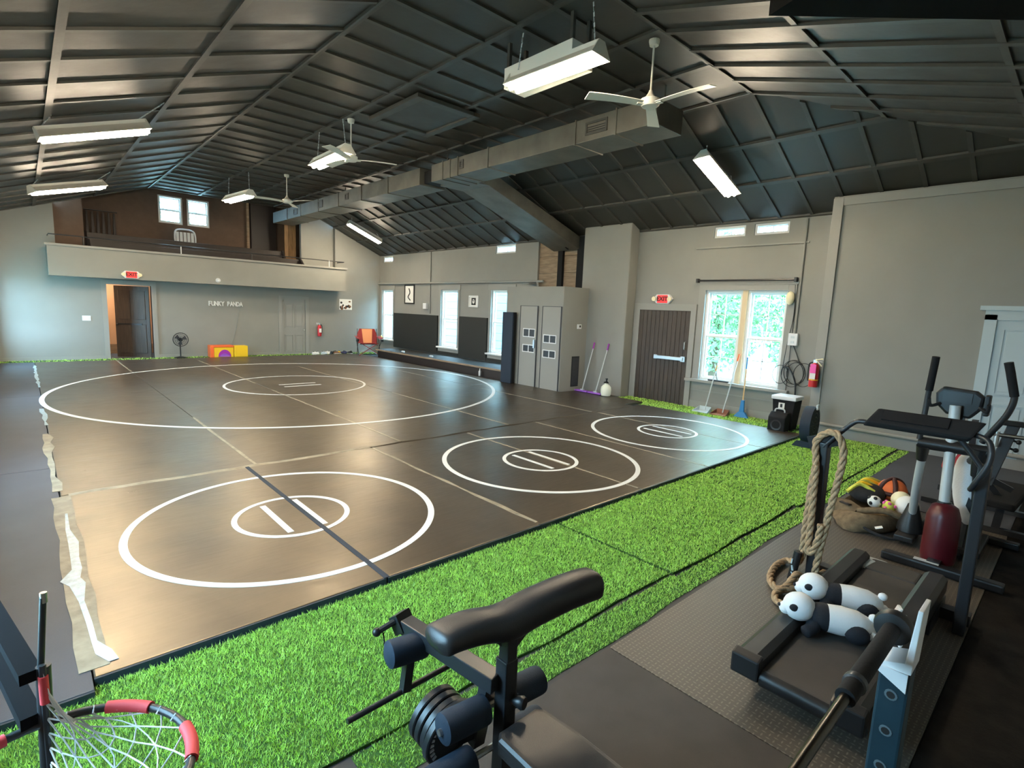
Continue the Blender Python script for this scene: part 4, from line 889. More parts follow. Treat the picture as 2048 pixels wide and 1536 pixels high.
MB().cyl((10.24, 5.0, .635), (10.27, 5.12, .98), .012, 8).build('handle', m_wall2, t); MB().box(10.22, 10.26, 4.78, 5.2, .632, .66).build('blade', m_steelb, t)
t = thing('trash_can', 'black square trash can with white liner rim and white label', 'bin', (9.72, 3.46, .03))
MB().add([(9.58, 3.31, .03), (9.86, 3.31, .03), (9.86, 3.6, .03), (9.58, 3.6, .03), (9.55, 3.27, .56), (9.89, 3.27, .56), (9.89, 3.64, .56), (9.55, 3.64, .56)], [(0, 3, 2, 1), (4, 5, 6, 7), (0, 1, 5, 4), (1, 2, 6, 5), (2, 3, 7, 6), (3, 0, 4, 7)]).build('body', m_blackm, t, bevel=.01)
f = MB(); f.box(9.53, 9.91, 3.25, 3.66, .55, .62); f.build('liner_rim', m_whitep, t, bevel=.02)
MB().box(9.548, 9.556, 3.43, 3.53, .38, .5).build('label_sticker', m_paper, t); MB().box(9.544, 9.55, 3.465, 3.5, .42, .48).build('label_mark', m_ink, t)
t = thing('speaker', 'small black speaker box on the turf in front of the trash can', 'speaker', (9.4, 3.44, .03))
MB().prism([(9.28, 3.3, .03), (9.5, 3.3, .03), (9.5, 3.3, .36), (9.38, 3.3, .36), (9.28, 3.3, .28)], (0, .28, 0)).build('cabinet', m_blackm, t, bevel=.02)
MB().lathe([(.09, 0), (.09, .01), (.04, .0)], (9.285, 3.44, .15), 18, (-1, 0, 0)).build('cone', m_black, t, smooth=40)
MB().tube(bez([(9.4, 3.36, .36), (9.4, 3.38, .41), (9.4, 3.5, .41), (9.4, 3.52, .36)], 4), .012, 6).build('carry_handle', m_grey, t)
t = thing('floor_fan', 'black drum floor fan standing on the turf near the blank wall', 'fan', (8.74, 2.75, .03), local=True, rz=R(94))
d_ = MB(); d_.lathe([(.24, -.07), (.27, -.07), (.275, 0), (.27, .07), (.24, .07), (.245, 0)], (0, 0, .33), 28, (1, 0, 0)); d_.build('drum', m_navy, t, smooth=40)
for xg in (-.07, .07):
    f = MB()
    for r in (.06, .12, .18, .235): f.tube([(xg, r*math.cos(a), .33+r*math.sin(a)) for a in np.linspace(0, 2*PI, 29)[:-1]], .005, 5, closed=True)
    for a in np.linspace(0, 2*PI, 17)[:-1]: f.cyl((xg, .03*math.cos(a), .33+.03*math.sin(a)), (xg, .25*math.cos(a), .33+.25*math.sin(a)), .003, 4)
    f.build('grille', m_steelb, t)
MB().cyl((-.04, 0, .33), (.04, 0, .33), .05, 12).build('hub', m_grey, t)
for k in range(4):
    a = PI*k/2; MB().add([(-.02, .04*math.cos(a), .33+.04*math.sin(a)), (.02, .22*math.cos(a+.2), .33+.22*math.sin(a+.2)), (.03, .22*math.cos(a+.9), .33+.22*math.sin(a+.9)), (-.01, .04*math.cos(a+1), .33+.04*math.sin(a+1))], [(0, 1, 2, 3)]).build('blade', m_greymat, t)
for y in (-.2, .2): MB().prism([(-.16, y, .005), (.16, y, .005), (.1, y, .09), (-.1, y, .09)], (0, .03, 0)).build('foot', m_navy, t)
MB().box(-.1, -.07, -.05, .05, .56, .64).build('control_box', m_grey, t, bevel=.01)
tag(MB().tube(bez([(8.8, 2.7, .05), (9.1, 2.6, .05), (9.3, 2.75, .05), (9.2, 2.45, .05), (8.9, 2.35, .05), (8.7, 2.2, .05)], 5), .008, 6).build('power_cord', m_steelb, smooth=60), 'thin dark cord looping on the turf beside the floor fan', 'cord')

# ---------------------------------------------------------------- treadmill with rope, plush pandas
t = thing('treadmill', 'black treadmill with slanted console bar, plush pandas lying on its belt', 'treadmill', (3.5, .73, .012)); z0 = .012
for y0, y1, nm in ((.9, 1.03, 'far'), (.45, .58, 'near')):
    MB().prism([(2.58, y0, .13), (2.58, y1, .13), (2.58, y1, .22), (2.58, y1-.03, .245), (2.58, y0+.03, .245), (2.58, y0, .22)], (1.9, 0, 0)).build('side_rail', m_vinyl, t, bevel=.008)
    MB().prism([(2.545, y0-.004, .13), (2.6, y0-.004, .11), (2.6, y0-.004, .25), (2.545, y0-.004, .235)], (0, y1-y0+.008, 0)).build('end_cap', m_black, t, bevel=.01)
    MB().box(4.0, 4.5, y0, y1, z0, .1).build('base_foot', m_steelb, t)
    MB().box(2.75, 2.95, y0+.02, y1-.02, z0, .13).build('base_foot', m_steelb, t)
MB().box(2.59, 4.3, .585, .895, .17, .185).build('belt', m_rubber, t, bevel=.005)
MB().cyl((2.6, .585, .14), (2.6, .895, .14), .045, 14).build('roller', m_black, t, smooth=40)
MB().prism([(4.3, .59, .1), (4.6, .59, .1), (4.6, .59, .16), (4.5, .59, .195), (4.3, .59, .195)], (0, .3, 0)).build('motor_hood', m_rubber, t, bevel=.015)
MB().bar((4.35, 1.2, z0+.04), (4.35, .3, z0+.04), .08, .07).build('cross_base', m_steelb, t)
MB().prism([(4.3, 1.02, .05), (4.62, .95, .05), (4.62, .95, .16), (4.45, 1.0, .2), (4.3, 1.02, .2)], (0, -.14, 0)).build('hood_cap', m_grey, t, bevel=.015)
for y, zt in ((1.19, 1.06), (.335, 1.1)):
    MB().bar((4.2, y, z0), (4.15, y, zt), .09, .06, (0, 1, 0)).build('upright', m_steelb, t, bevel=.008)
    sg = 1 if y > .7 else -1
    MB().tube(bez([(4.12, y, zt-.03), (4.12, y-sg*.1, zt+.1), (4.12, y-sg*.16, zt+.17), (4.12, y-sg*.2, zt+.19), (4.12, y-sg*.28, zt+.19)], 5), .016, 10).build('handlebar', m_steelb, t, smooth=60)
MB().bar((4.1, 1.28, 1.035), (4.16, 1.1, 1.105), .1, .018, (1, 0, 0)).build('upright_cap', m_black, t)
MB().prism([(4.05, .96, 1.235), (4.03, .94, 1.27), (4.12, .9, 1.355), (4.19, .9, 1.345), (4.19, .96, 1.24)], (0, -.54, .0)).build('console', m_blackm, t, bevel=.015)
MB().prism([(4.055, .86, 1.294), (4.11, .86, 1.346), (4.106, .86, 1.35), (4.051, .86, 1.298)], (0, -.34, 0)).build('display', m_black, t)
MB().tube(bez([(4.1, .42, 1.28), (4.05, .33, 1.26), (4.02, .31, 1.15), (4.04, .36, 1.0), (4.1, .38, .95)], 5), .016, 8).build('side_loop', m_steelb, t, smooth=60)
# stick with white marks beside the upright
t = thing('foam_stick', 'short black stick with white marks leaning at the treadmill upright', 'stick', (4.09, 1.26, .012))
MB().cyl((4.05, 1.275, .02), (4.06, 1.25, .24), .028, 12).build('body', m_black, t, smooth=60)
for k in range(3): MB().bar((4.022, 1.262+.012*k-.012, .05+.05*k), (4.03, 1.285-.012, .085+.05*k), .008, .012).build('white_mark', m_tapew, t)
# rope: three laid strands
def rope(paths, r, lab):
    mb = MB()
    for path in paths:
        P = bez(path, 14); m = len(P); ph = 0
        tw = [0]
        for i in range(1, m): tw.append(tw[-1]+(P[i]-P[i-1]).length/(r*4.2)*PI)
        T = [(P[min(i+1, m-1)]-P[max(i-1, 0)]).normalized() for i in range(m)]
        u = Vector((0, 0, 1)) if abs(T[0].z) < .9 else Vector((1, 0, 0))
        U = []
        for i in range(m): u = (u-T[i]*u.dot(T[i])).normalized(); U.append(u.copy())
        for k in range(3):
            q = [P[i]+(U[i]*math.cos(tw[i]+2*PI*k/3)+T[i].cross(U[i])*math.sin(tw[i]+2*PI*k/3))*r*.5 for i in range(m)]
            mb.tube(q, r*.56, 6)
    return tag(mb.build('climbing_rope', m_rope, smooth=70), lab, 'rope')
rope([[(4.1, 1.235, .2), (4.08, 1.23, .4), (4.07, 1.225, .56), (4.07, 1.22, .75), (4.08, 1.215, .91), (4.1, 1.235, 1.05), (4.1, 1.2, 1.115), (4.08, 1.14, 1.15), (4.06, 1.085, 1.13), (4.05, 1.045, 1.032), (4.05, 1.05, .89), (4.05, 1.069, .724), (4.05, 1.088, .537), (4.05, 1.107, .364), (4.05, 1.118, .229), (4.06, 1.125, .12), (4.2, 1.13, .06), (4.38, 1.13, .05)],
      [(4.06, 1.205, .9), (4.06, 1.2, .72), (4.05, 1.19, .53), (4.04, 1.187, .34), (4.03, 1.18, .28), (4.03, 1.157, .28), (4.03, 1.13, .36), (4.02, 1.115, .5)],
      [(4.1, 1.235, .21), (4.2, 1.29, .1), (4.3, 1.395, .04), (4.15, 1.42, .036), (3.91, 1.37, .036), (3.79, 1.28, .036), (3.86, 1.21, .036), (3.98, 1.19, .036), (4.06, 1.2, .05), (4.0, 1.225, .09), (3.86, 1.235, .05), (3.7, 1.25, .036), (3.61, 1.2, .036), (3.6, 1.13, .036), (3.66, 1.09, .036)]], .024, 'thick natural rope draped over the treadmill upright and looping on the floor')
def panda(loc, rz, lab):
    t = thing('panda_toy', lab, 'plush toy', loc, 'plush pandas on the treadmill', local=True, rz=rz); t.scale = (1.15, 1.15, 1.15)
    s = MB(); s.lathe([(.0, -.2), (.035, -.185), (.06, -.13), (.068, -.06), (.064, -.0)], (0, 0, .075), 18, (1, 0, 0)); s.build('body', m_pandaw, t, smooth=70)
    s = MB(); s.lathe([(.064, -.002), (.065, .03), (.058, .065), (.03, .075)], (0, 0, .075), 18, (1, 0, 0)); s.build('shoulder_band', m_pandab, t, smooth=70)
    hd = MB(); hd.ball((.12, 0, .105), (.074, .068, .068)); hd.ball((.178, 0, .085), (.03, .036, .03)); h = hd.build('head', m_pandaw, t, smooth=70)
    MB().ball((.208, 0, .095), (.008, .012, .008), 8, 6).build('nose', m_pandab, h, smooth=70)
    for sy in (-1, 1):
        MB().ball((.15, sy*.054, .118), (.022, .014, .018), 10, 6).build('eye_patch', m_pandab, h, smooth=70)
        MB().tube(bez([(.05, sy*.03, .06), (.07, sy*.06, .035), (.1, sy*.085, .022)], 4), [.032]*4+[.029]*4+[.024], 10).build('front_leg', m_pandab, t, smooth=70)
        MB().ball((-.12, sy*.058, .048), (.052, .032, .045)).build('hind_leg', m_pandab, t, smooth=70)
        MB().tube(bez([(-.175, sy*.03, .05), (-.23, sy*.045, .03), (-.27, sy*.05, .02)], 4), [.022]*4+[.014]*4+[.01], 8).build('white_foot', m_pandaw, t, smooth=70)
        MB().prism([(-.275, sy*.05-.028, .006), (-.262, sy*.05-.028, .006), (-.28, sy*.05-.026, .06), (-.293, sy*.05-.026, .06)], (0, .055, 0)).build('flap', m_pandaw, t, bevel=.005)
    MB().ball((-.19, 0, .118), (.022, .02, .02), 10, 7).build('tail', m_pandaw, t, smooth=70)
panda((3.185, .80, .192), R(117), 'white and black plush panda on the belt, the one closest to the camera')
panda((3.5, .83, .192), R(117), 'white and black plush panda on the belt, the one beside the rope')

# ---------------------------------------------------------------- barbell and rack
t = thing('squat_rack', 'blue grey steel rack upright with white bar cradle, cut by the bottom edge', 'rack', (1.58, .22, .01))
MB().box(1.55, 1.615, .195, .26, .012, 1.05).build('upright', m_rack, t, bevel=.006)
for z in (.98, .88, .78, .68, .58): 
    MB().lathe([(.014, 0), (.014, .002), (.009, .002), (.009, .0)], (1.55, .228, z), 12, (-1, 0, 0)).build('pin_hole', m_rackw, t)
    MB().lathe([(.0095, .0), (.0095, .0025)], (1.55, .228, z), 10, (-1, 0, 0)).build('hole_core', m_ink, t)
hk = MB(); hk.prism([(1.55, .295, 1.045), (1.55, .21, 1.075), (1.55, .2, 1.22), (1.55, .19, 1.22), (1.55, .195, 1.05), (1.55, .29, 1.035)], (.09, 0, 0)); hk.build('bar_cradle', m_whitep, t, bevel=.002)
MB().prism([(1.545, .29, 1.047), (1.545, .2, 1.05), (1.545, .2, 1.0)], (.005, 0, 0)).build('cradle_gusset', m_whitep, t)
MB().bar((1.58, .05, .04), (1.58, .3, .04), .07, .06).build('base_beam', m_rack, t)
MB().bar((1.58, .27, .2), (2.3, .32, .2), .07, .07).build('lower_beam', m_rack, t, bevel=.005)
MB().bar((2.3, .32, .012), (2.3, .32, .24), .07, .07).build('rear_post', m_rack, t)
MB().box(.42, .52, .19, .265, .012, 1.05).build('upright', m_rack, t, bevel=.006)
MB().prism([(.43, .295, 1.045), (.43, .21, 1.075), (.43, .2, 1.22), (.43, .19, 1.22), (.43, .195, 1.05), (.43, .29, 1.035)], (.08, 0, 0)).build('bar_cradle', m_whitep, t)
MB().bar((.47, .228, .04), (1.58, .228, .04), .06, .06).build('base_beam', m_rack, t)
t = thing('barbell', 'black barbell resting across the rack cradles over the treadmill belt', 'barbell', (1.1, .262, 1.09)); yb, zb_ = .262, 1.098
MB().cyl((1.26, yb, zb_), (-.2, yb, zb_), .0115, 12).build('shaft', m_darkbar, t, smooth=60)
MB().cyl((1.26, yb, zb_), (1.66, yb, zb_), .0205, 16).build('sleeve', m_blackm, t, smooth=60)
MB().lathe([(.02, -.012), (.0245, -.008), (.0245, .008), (.02, .012)], (1.33, yb, zb_), 18, (1, 0, 0)).build('sleeve_ring', m_steelb, t, smooth=40)
MB().lathe([(.02, -.02), (.042, -.015), (.046, .0), (.042, .02), (.02, .03)], (1.67, yb, zb_), 20, (1, 0, 0)).build('collar', m_black, t, smooth=40)

# ---------------------------------------------------------------- elliptical trainer and machines behind
t = thing('elliptical_trainer', 'black elliptical trainer with tall handles, silver poles and dark red drum', 'exercise machine', (5.4, .62, .012)); z0 = .012
MB().bar((5.1, .95, .045), (5.1, .2, .045), .09, .065).build('front_foot', m_black, t, bevel=.015)
MB().bar((5.1, .74, .083), (5.1, .58, .083), .05, .004).build('foot_sticker', m_grey, t)
MB().lathe([(.0, .05), (.11, .055), (.115, .1), (.11, .42), (.085, .5), (.04, .53)], (5.28, .62, 0), 22).build('drive_drum', m_maroon, t, smooth=40)
MB().cyl((5.28, .63, .5), (5.32, .66, 1.3), .036, 14).build('centre_pole', m_grey, t, smooth=60)
MB().lathe([(.05, 0), (.045, .04)], (5.285, .63, .5), 14).build('pole_collar', m_black, t)
MB().cyl((5.3, .85, .97), (5.3, .4, .98), .048, 16).build('pivot_tube', m_black, t, smooth=50)
MB().cyl((5.28, .815, .95), (5.32, .82, .83), .045, 14, r2=.036).build('pivot_joint', m_black, t, smooth=50)
MB().cyl((5.28, .47, 1.0), (5.33, .47, .78), .05, 12, r2=.04).build('pivot_joint', m_black, t, smooth=50)
MB().tube(bez([(5.31, .815, .86), (5.45, .845, .58), (5.68, .88, .26)], 6), .03, 12).build('swing_pole', m_grey, t, smooth=60)
MB().lathe([(.1, 0), (.095, .05), (.05, .2), (.04, .24)], (5.7, .885, .1), 16).build('pole_boot', m_black, t, smooth=50)
MB().bar((5.5, .89, .07), (5.95, .9, .07), .14, .05).build('pedal_arm', m_black, t, bevel=.01)
MB().tube(bez([(5.33, .47, .8), (5.5, .46, .5), (5.75, .46, .25)], 6), .03, 12).build('swing_pole', m_steelb, t, smooth=60)
MB().bar((5.5, .46, .1), (6.1, .46, .1), .14, .05).build('pedal_arm', m_black, t, bevel=.01)
sh = MB().at((5.5, .535, .62), (R(-8), 0, 0)); sh.ball((0, 0, 0), (.05, .088, .29), 20, 14); sh.build('side_shroud', m_pandaw, t, smooth=70)
MB().at((5.5, .52, .52), (R(-8), 0, 0)).prism([(-.052, -.07, -.03), (-.052, -.02, .05), (-.052, .0, -.02), (-.052, -.03, -.09)], (.012, 0, 0)).build('shroud_badge', m_black, t)
MB().cyl((5.3, .47, .95), (5.47, .53, .86), .03, 10).build('shroud_stay', m_black, t)
MB().prism([(5.5, .5, .05), (6.25, .5, .05), (6.2, .5, .5), (6.1, .5, .62), (5.7, .5, .5)], (0, .1, 0)).build('flywheel_shroud', m_black, t, bevel=.03)
MB().bar((6.22, .88, .045), (6.22, .2, .045), .08, .06).build('rear_foot', m_black, t, bevel=.012)
MB().bar((5.1, .62, .06), (6.22, .6, .06), .08, .07).build('base_beam', m_black, t)
hd = [(5.28, .845, 1.0), (5.28, .835, 1.25), (5.27, .83, 1.38), (5.23, .81, 1.66)]
MB().tube(bez(hd, 6), .02, 10).build('swing_handle', m_steelb, t, smooth=60); MB().cyl((5.265, .828, 1.4), (5.23, .81, 1.67), .026, 12).build('grip', m_blackm, t, smooth=60)
hd = [(5.3, .47, 1.05), (5.26, .42, 1.15), (5.22, .35, 1.3), (5.2, .33, 1.44), (5.18, .37, 1.6), (5.17, .385, 1.66)]
MB().tube(bez(hd, 6), .021, 10).build('swing_handle', m_steelb, t, smooth=60); MB().tube([(5.2, .33, 1.43), (5.18, .37, 1.6), (5.17, .388, 1.67)], .027, 12).build('grip', m_blackm, t, smooth=60)
MB().prism([(5.36, .8, 1.38), (5.36, .76, 1.435), (5.36, .55, 1.42), (5.36, .5, 1.38), (5.36, .51, 1.28), (5.36, .57, 1.2), (5.36, .72, 1.22), (5.36, .79, 1.29)], (.09, 0, 0)).build('console', m_black, t, bevel=.02)
MB().box(5.352, 5.36, .57, .75, 1.32, 1.4).build('display', m_steelb, t)
MB().prism([(5.36, .69, 1.22), (5.36, .6, 1.21), (5.33, .6, 1.05), (5.33, .7, 1.05)], (.06, 0, 0)).build('console_neck', m_black, t)
MB().box(5.35, 5.44, .465, .5, 1.24, 1.4).build('bottle_holder', m_black, t, bevel=.01)
for sg, y in ((1, .81), (-1, .47)): MB().tube(bez([(5.36, .64+sg*.12, 1.3), (5.3, y, 1.28), (5.26, y+sg*.01, 1.34)], 5), .013, 8).build('fixed_handle', m_steelb, t, smooth=60)
# red seated bench behind
t = thing('exercise_bike', 'low machine with red and white padded seat behind the elliptical', 'exercise machine', (7.5, .8, .012))
MB().prism([(7.45, .97, .34), (7.45, .62, .38), (7.45, .66, .56), (7.45, .84, .62), (7.45, .95, .52)], (.3, 0, .0)).build('seat_pad', m_red, t, bevel=.03)
for a in (.9, .74): MB().bar((7.445, a, .38), (7.445, a-.06, .58), .02, .006, (1, 0, 0)).build('white_flash', m_white, t)
MB().bar((7.6, .98, .1), (7.6, .62, .1), .08, .06).build('base_bar', m_steelb, t); MB().bar((7.6, .8, .1), (7.6, .8, .36), .06, .06).build('seat_post', m_steelb, t)
MB().bar((7.1, .82, .06), (8.3, .78, .06), .07, .06).build('base_beam', m_steelb, t); MB().bar((7.15, 1.05, .04), (7.15, .6, .04), .06, .05).build('front_foot', m_steelb, t)
MB().bar((8.2, .8, .06), (8.05, .8, .85), .06, .06).build('mast', m_steelb, t); MB().bar((8.3, 1.0, .04), (8.3, .6, .04), .06, .05).build('rear_foot', m_steelb, t)
# weight bench with sloped mast
t = thing('weight_bench', 'dark weight bench with sloped posts and side bars by the pale door', 'weight bench', (6.9, .4, .012))
MB().bar((6.75, .52, .42), (6.85, .4, 1.02), .09, .06, (1, 0, 0)).build('sloped_post', m_steelb, t, bevel=.006)
MB().bar((6.8, .5, 1.03), (6.9, .1, 1.02), .07, .05).build('back_pad', m_black, t, bevel=.012)
MB().cyl((6.7, .56, .92), (6.9, -.1, .9), .018, 10).build('cross_bar', m_steel, t, smooth=60)
MB().cyl((6.72, .5, .95), (6.72, .5, .8), .02, 8).build('pin', m_steel, t)
for y, z in ((.36, .86), (.37, .78)): MB().cyl((6.82, .44, z+.02), (6.82, y, z), .01, 8).build('knob_stem', m_steelb, t); MB().ball((6.82, y-.01, z), .022, 10, 7).build('knob', m_black, t, smooth=60)
MB().bar((6.75, .5, .48), (6.8, .34, .4), .05, .05).build('lever', m_steelb, t)
MB().bar((6.75, .52, .45), (6.8, .36, .24), .06, .05).build('brace', m_steelb, t)
MB().bar((6.5, .42, .3), (7.5, .36, .3), .28, .07).build('seat_pad', m_blackm, t, bevel=.02)
for x in (6.62, 7.4): MB().bar((x, .4, .01), (x, .38, .27), .06, .05).build('leg', m_steelb, t); MB().bar((x, .6, .035), (x, .15, .035), .06, .05).build('foot', m_steelb, t)
MB().cyl((6.75, .12, .125), (6.75, -.05, .125), .11, 18).build('stored_weight', m_black, t, smooth=40)

# ---------------------------------------------------------------- bag of balls
t = thing('duffel_bag', 'open olive canvas duffel bag full of balls on the ribbed mat', 'bag', (6.0, 1.15, .01))
n = 22; vs = []; fs = []
def bagpt(a, r, z): return (6.05+r*.56*math.cos(a), 1.26+r*.27*math.sin(a), z)
rings = [(1.0, .012), (1.06, .06), (1.0, .12), (.9, .15), (.82, .13), (.78, .06), (.6, .03), (.02, .025)]
for j, (r, z) in enumerate(rings):
    for k in range(n):
        a = 2*PI*k/n; q = 1+.05*math.sin(3*a+j)+random.uniform(-.03, .03)*(j < 6)
        x, y, zz = bagpt(a, r*q, z*(1+.25*math.sin(2*a+1)) if j in (2, 3, 4) else z); vs.append((x, y, zz))
for j in range(len(rings)-1): fs += [(j*n+k, j*n+(k+1) % n, (j+1)*n+(k+1) % n, (j+1)*n+k) for k in range(n)]
fs.append(tuple(range(n))[::-1]); fs.append(tuple((len(rings)-1)*n+k for k in range(n)))
MB().add(vs, fs).build('body', m_canvas, t, smooth=60)
MB().lathe([(.0, -.12), (.09, -.11), (.11, 0), (.09, .11), (.0, .12)], (5.78, 1.4, .1), 14, (.3, 1, .1)).build('end_pocket', m_canvas, t, smooth=50)
MB().bar((5.7, 1.36, .19), (5.74, 1.45, .19), .04, .012).build('pocket_patch', m_pew, t)
MB().tube(bez([(5.55, 1.28, .1), (5.5, 1.1, .05), (5.55, .92, .04), (5.7, .85, .1)], 5), .014, 6).build('strap', m_blackf, t, smooth=60)
MB().tube(bez([(5.7, 1.3, .15), (5.75, 1.1, .2), (5.8, .95, .16)], 5), .03, 8).build('flap_fold', m_canvas, t, smooth=60)
MB().bar((5.5, 1.1, .1), (5.52, 1.05, .12), .05, .006).build('white_tag', m_paper, t)
t = thing('ball_net', 'black net bundle with yellow straps spilling from the duffel bag', 'net', (6.35, 1.38, .1))
MB().ball((6.35, 1.38, .17), (.2, .17, .1), 14, 8).build('bundle', m_blackf, t, smooth=60)
for k in range(5): MB().tube(bez([(6.1+.1*k, 1.5, .2), (6.2+.08*k, 1.42, .28), (6.25+.1*k, 1.3, .22)], 4), .02, 6).build('yellow_strap', m_yellow if k % 2 else m_ylw2, t, smooth=60)
def bball(c, r, m, nm, lab, seams=None, ms=None):
    t = thing(nm, lab, 'ball', (c[0], c[1], c[2]-r))
    MB().ball(c, r, 22, 14).build('shell', m, t, smooth=80)
    if seams == 'panels':
        for rot in ((0, 0, 0), (PI/2, 0, .4), (0, PI/2, .9)):
            MB().at(c, rot).tube([(r*math.cos(a), r*math.sin(a), 0) for a in np.linspace(0, 2*PI, 33)[:-1]], r*.16, 6, closed=True).build('dark_panel', ms, t, smooth=80)
    if seams == 'spots':
        for d_ in ((-.6, -.2, .75), (-.9, .3, -.1), (-.2, -.9, .3), (.3, .5, .8), (-.3, .7, .6)):
            v = Vector(d_).normalized()*r*.96; MB().ball(Vector(c)+v, r*.3, 8, 5).build('dark_spot', ms, t, smooth=80)
bball((6.5, 1.2, .2), .135, m_ball, 'rubber_ball', 'large orange ball with dark brown bands in the duffel bag', 'panels', m_dkred)
bball((6.08, 1.25, .17), .06, m_paper, 'small_soccer_ball', 'small white ball with black spots in the duffel bag', 'spots', m_ink)
bball((6.08, 1.13, .155), .055, m_ylw2, 'small_ball', 'small yellow and pink ball beside the spotted ball', 'spots', m_pink)
bball((6.3, 1.08, .19), .085, m_cream, 'foam_ball', 'pale yellow ball behind the small bright ball')
bball((6.16, 1.0, .18), .1, m_paper, 'volleyball', 'pale white ball at the bag end beside the silver pole')

# ---------------------------------------------------------------- curl bench in the foreground
t = thing('curl_bench', 'black weight bench with arm curl pad and foam leg rollers in the foreground', 'weight bench', (1.17, 1.1, .014)); z0 = .014
MB().bar((1.17, 1.25, z0+.03), (1.17, .34, z0+.03), .06, .06).build('base_beam', m_steelb, t)
MB().bar((.9, 1.3, z0+.03), (1.45, 1.3, z0+.03), .06, .06).build('front_foot', m_steelb, t)
MB().bar((1.17, 1.24, z0), (1.17, 1.235, .7), .056, .056, (0, 1, 0)).build('post', m_steelb, t, bevel=.005)
MB().bar((1.17, 1.235, .5), (1.17, 1.23, .78), .046, .046, (0, 1, 0)).build('pad_post', m_steelb, t, bevel=.004)
MB().lathe([(.0, .03), (.02, .03), (.024, .02), (.018, .0), (.01, -.03)], (1.185, 1.19, .55), 14, (.3, -1, .1)).build('adjust_knob', m_black, t, smooth=40)
pp = bez([(.93, 1.34, .80), (1.0, 1.325, .812), (1.08, 1.3, .818), (1.17, 1.262, .818), (1.28, 1.235, .845), (1.4, 1.205, .868), (1.5, 1.185, .875), (1.565, 1.175, .872)], 5)
vs = []; fs = []; m_ = len(pp); nn = 16
for i, p in enumerate(pp):
    f_ = i/(m_-1); w_ = .085 if f_ < .35 else .062; e = min(1, math.sqrt(max(.02, 1-max(0, (f_-.93)/.07)**2)), math.sqrt(max(.02, 1-max(0, (.06-f_)/.06)**2)))
    w_ = (.075-.015*f_)*e; h_ = (.036+.02*min(1, f_*2.2))*e
    for k in range(nn):
        a = 2*PI*k/nn; ca, sa = math.cos(a), math.sin(a)
        vs.append((p.x, p.y+w_*math.copysign(abs(ca)**.7, ca), p.z+h_*math.copysign(abs(sa)**.7, sa)))
for i in range(m_-1): fs += [(i*nn+k, i*nn+(k+1) % nn, (i+1)*nn+(k+1) % nn, (i+1)*nn+k) for k in range(nn)]
fs += [tuple(range(nn))[::-1], tuple((m_-1)*nn+k for k in range(nn))]
MB().add(vs, fs).build('curl_pad', m_vinyl, t, smooth=70)
MB().prism([(1.09, 1.27, .79), (1.17, 1.22, .72), (1.2, 1.22, .72), (1.27, 1.2, .8)], (0, .05, .02)).build('pad_gusset', m_vinyl, t, bevel=.015)
MB().prism([(1.055, .5, .43), (1.3, .5, .43), (1.3, 1.0, .43), (1.285, 1.15, .43), (1.26, 1.175, .43), (1.09, 1.175, .43), (1.065, 1.15, .43)], (0, 0, .07)).build('seat', m_vinyl, t, bevel=.022, seg=3)
MB().box(1.14, 1.2, .55, 1.2, .37, .43).build('seat_rail', m_steelb, t); MB().bar((1.17, .6, z0+.06), (1.17, .6, .37), .055, .055, (0, 1, 0)).build('seat_post', m_steelb, t)
MB().bar((1.135, 1.245, .61), (1.06, 1.72, .625), .06, .06).build('boom', m_steelb, t, bevel=.004)
MB().bar((1.06, 1.72, .6), (1.05, 1.76, .66), .075, .05).build('boom_end', m_black, t)
MB().cyl((1.02, 1.74, .645), (.955, 1.755, .62), .012, 8).build('lock_pin', m_black, t); MB().ball((.95, 1.757, .618), .018, 10, 7).build('pin_knob', m_black, t, smooth=60)
MB().tube([(.975, 1.75, .61), (.972, 1.73, .55)], .003, 5).build('pin_cord', m_blackf, t)
MB().bar((1.084, 1.52, .642), (1.077, 1.56, .642), .045, .002).build('white_sticker', m_paper, t)
def roller(p, q, lab=None): return MB().lathe([(.035, 0), (.05, .008), (.052, .02), (.052, (Vector(q)-Vector(p)).length-.02), (.05, (Vector(q)-Vector(p)).length-.008), (.035, (Vector(q)-Vector(p)).length)], p, 22, Vector(q)-Vector(p)).build('foam_roller', m_navy, t, smooth=40)
roller((.925, 1.63, .598), (1.085, 1.615, .588)); roller((.93, 1.285, .515), (1.115, 1.275, .505)); roller((1.215, 1.27, .51), (1.375, 1.262, .503)); roller((.88, 1.28, .345), (1.06, 1.27, .34)); roller((1.22, 1.262, .345), (1.38, 1.255, .34))
MB().cyl((.92, 1.282, .512), (1.38, 1.265, .506), .012, 8).cyl((.87, 1.28, .345), (1.39, 1.256, .34), .012, 8).build('roller_axle', m_steel, t)
MB().bar((1.02, 1.62, .6), (.985, 1.6, .44), .035, .03, (0, 1, 0)).build('bar_bracket', m_steelb, t)
MB().cyl((.753, 1.6, .437), (1.2, 1.6, .452), .011, 10).build('curl_bar', m_steelb, t, smooth=60)
MB().bar((1.14, 1.29, .6), (1.12, 1.33, .33), .05, .04, (0, 1, 0)).build('leg_lever', m_steelb, t)
MB().cyl((1.04, 1.33, .39), (1.025, 1.53, .42), .013, 10).build('weight_peg', m_steel, t, smooth=60)
MB().bar((1.12, 1.33, .38), (1.03, 1.335, .39), .035, .03).build('peg_bracket', m_steelb, t)
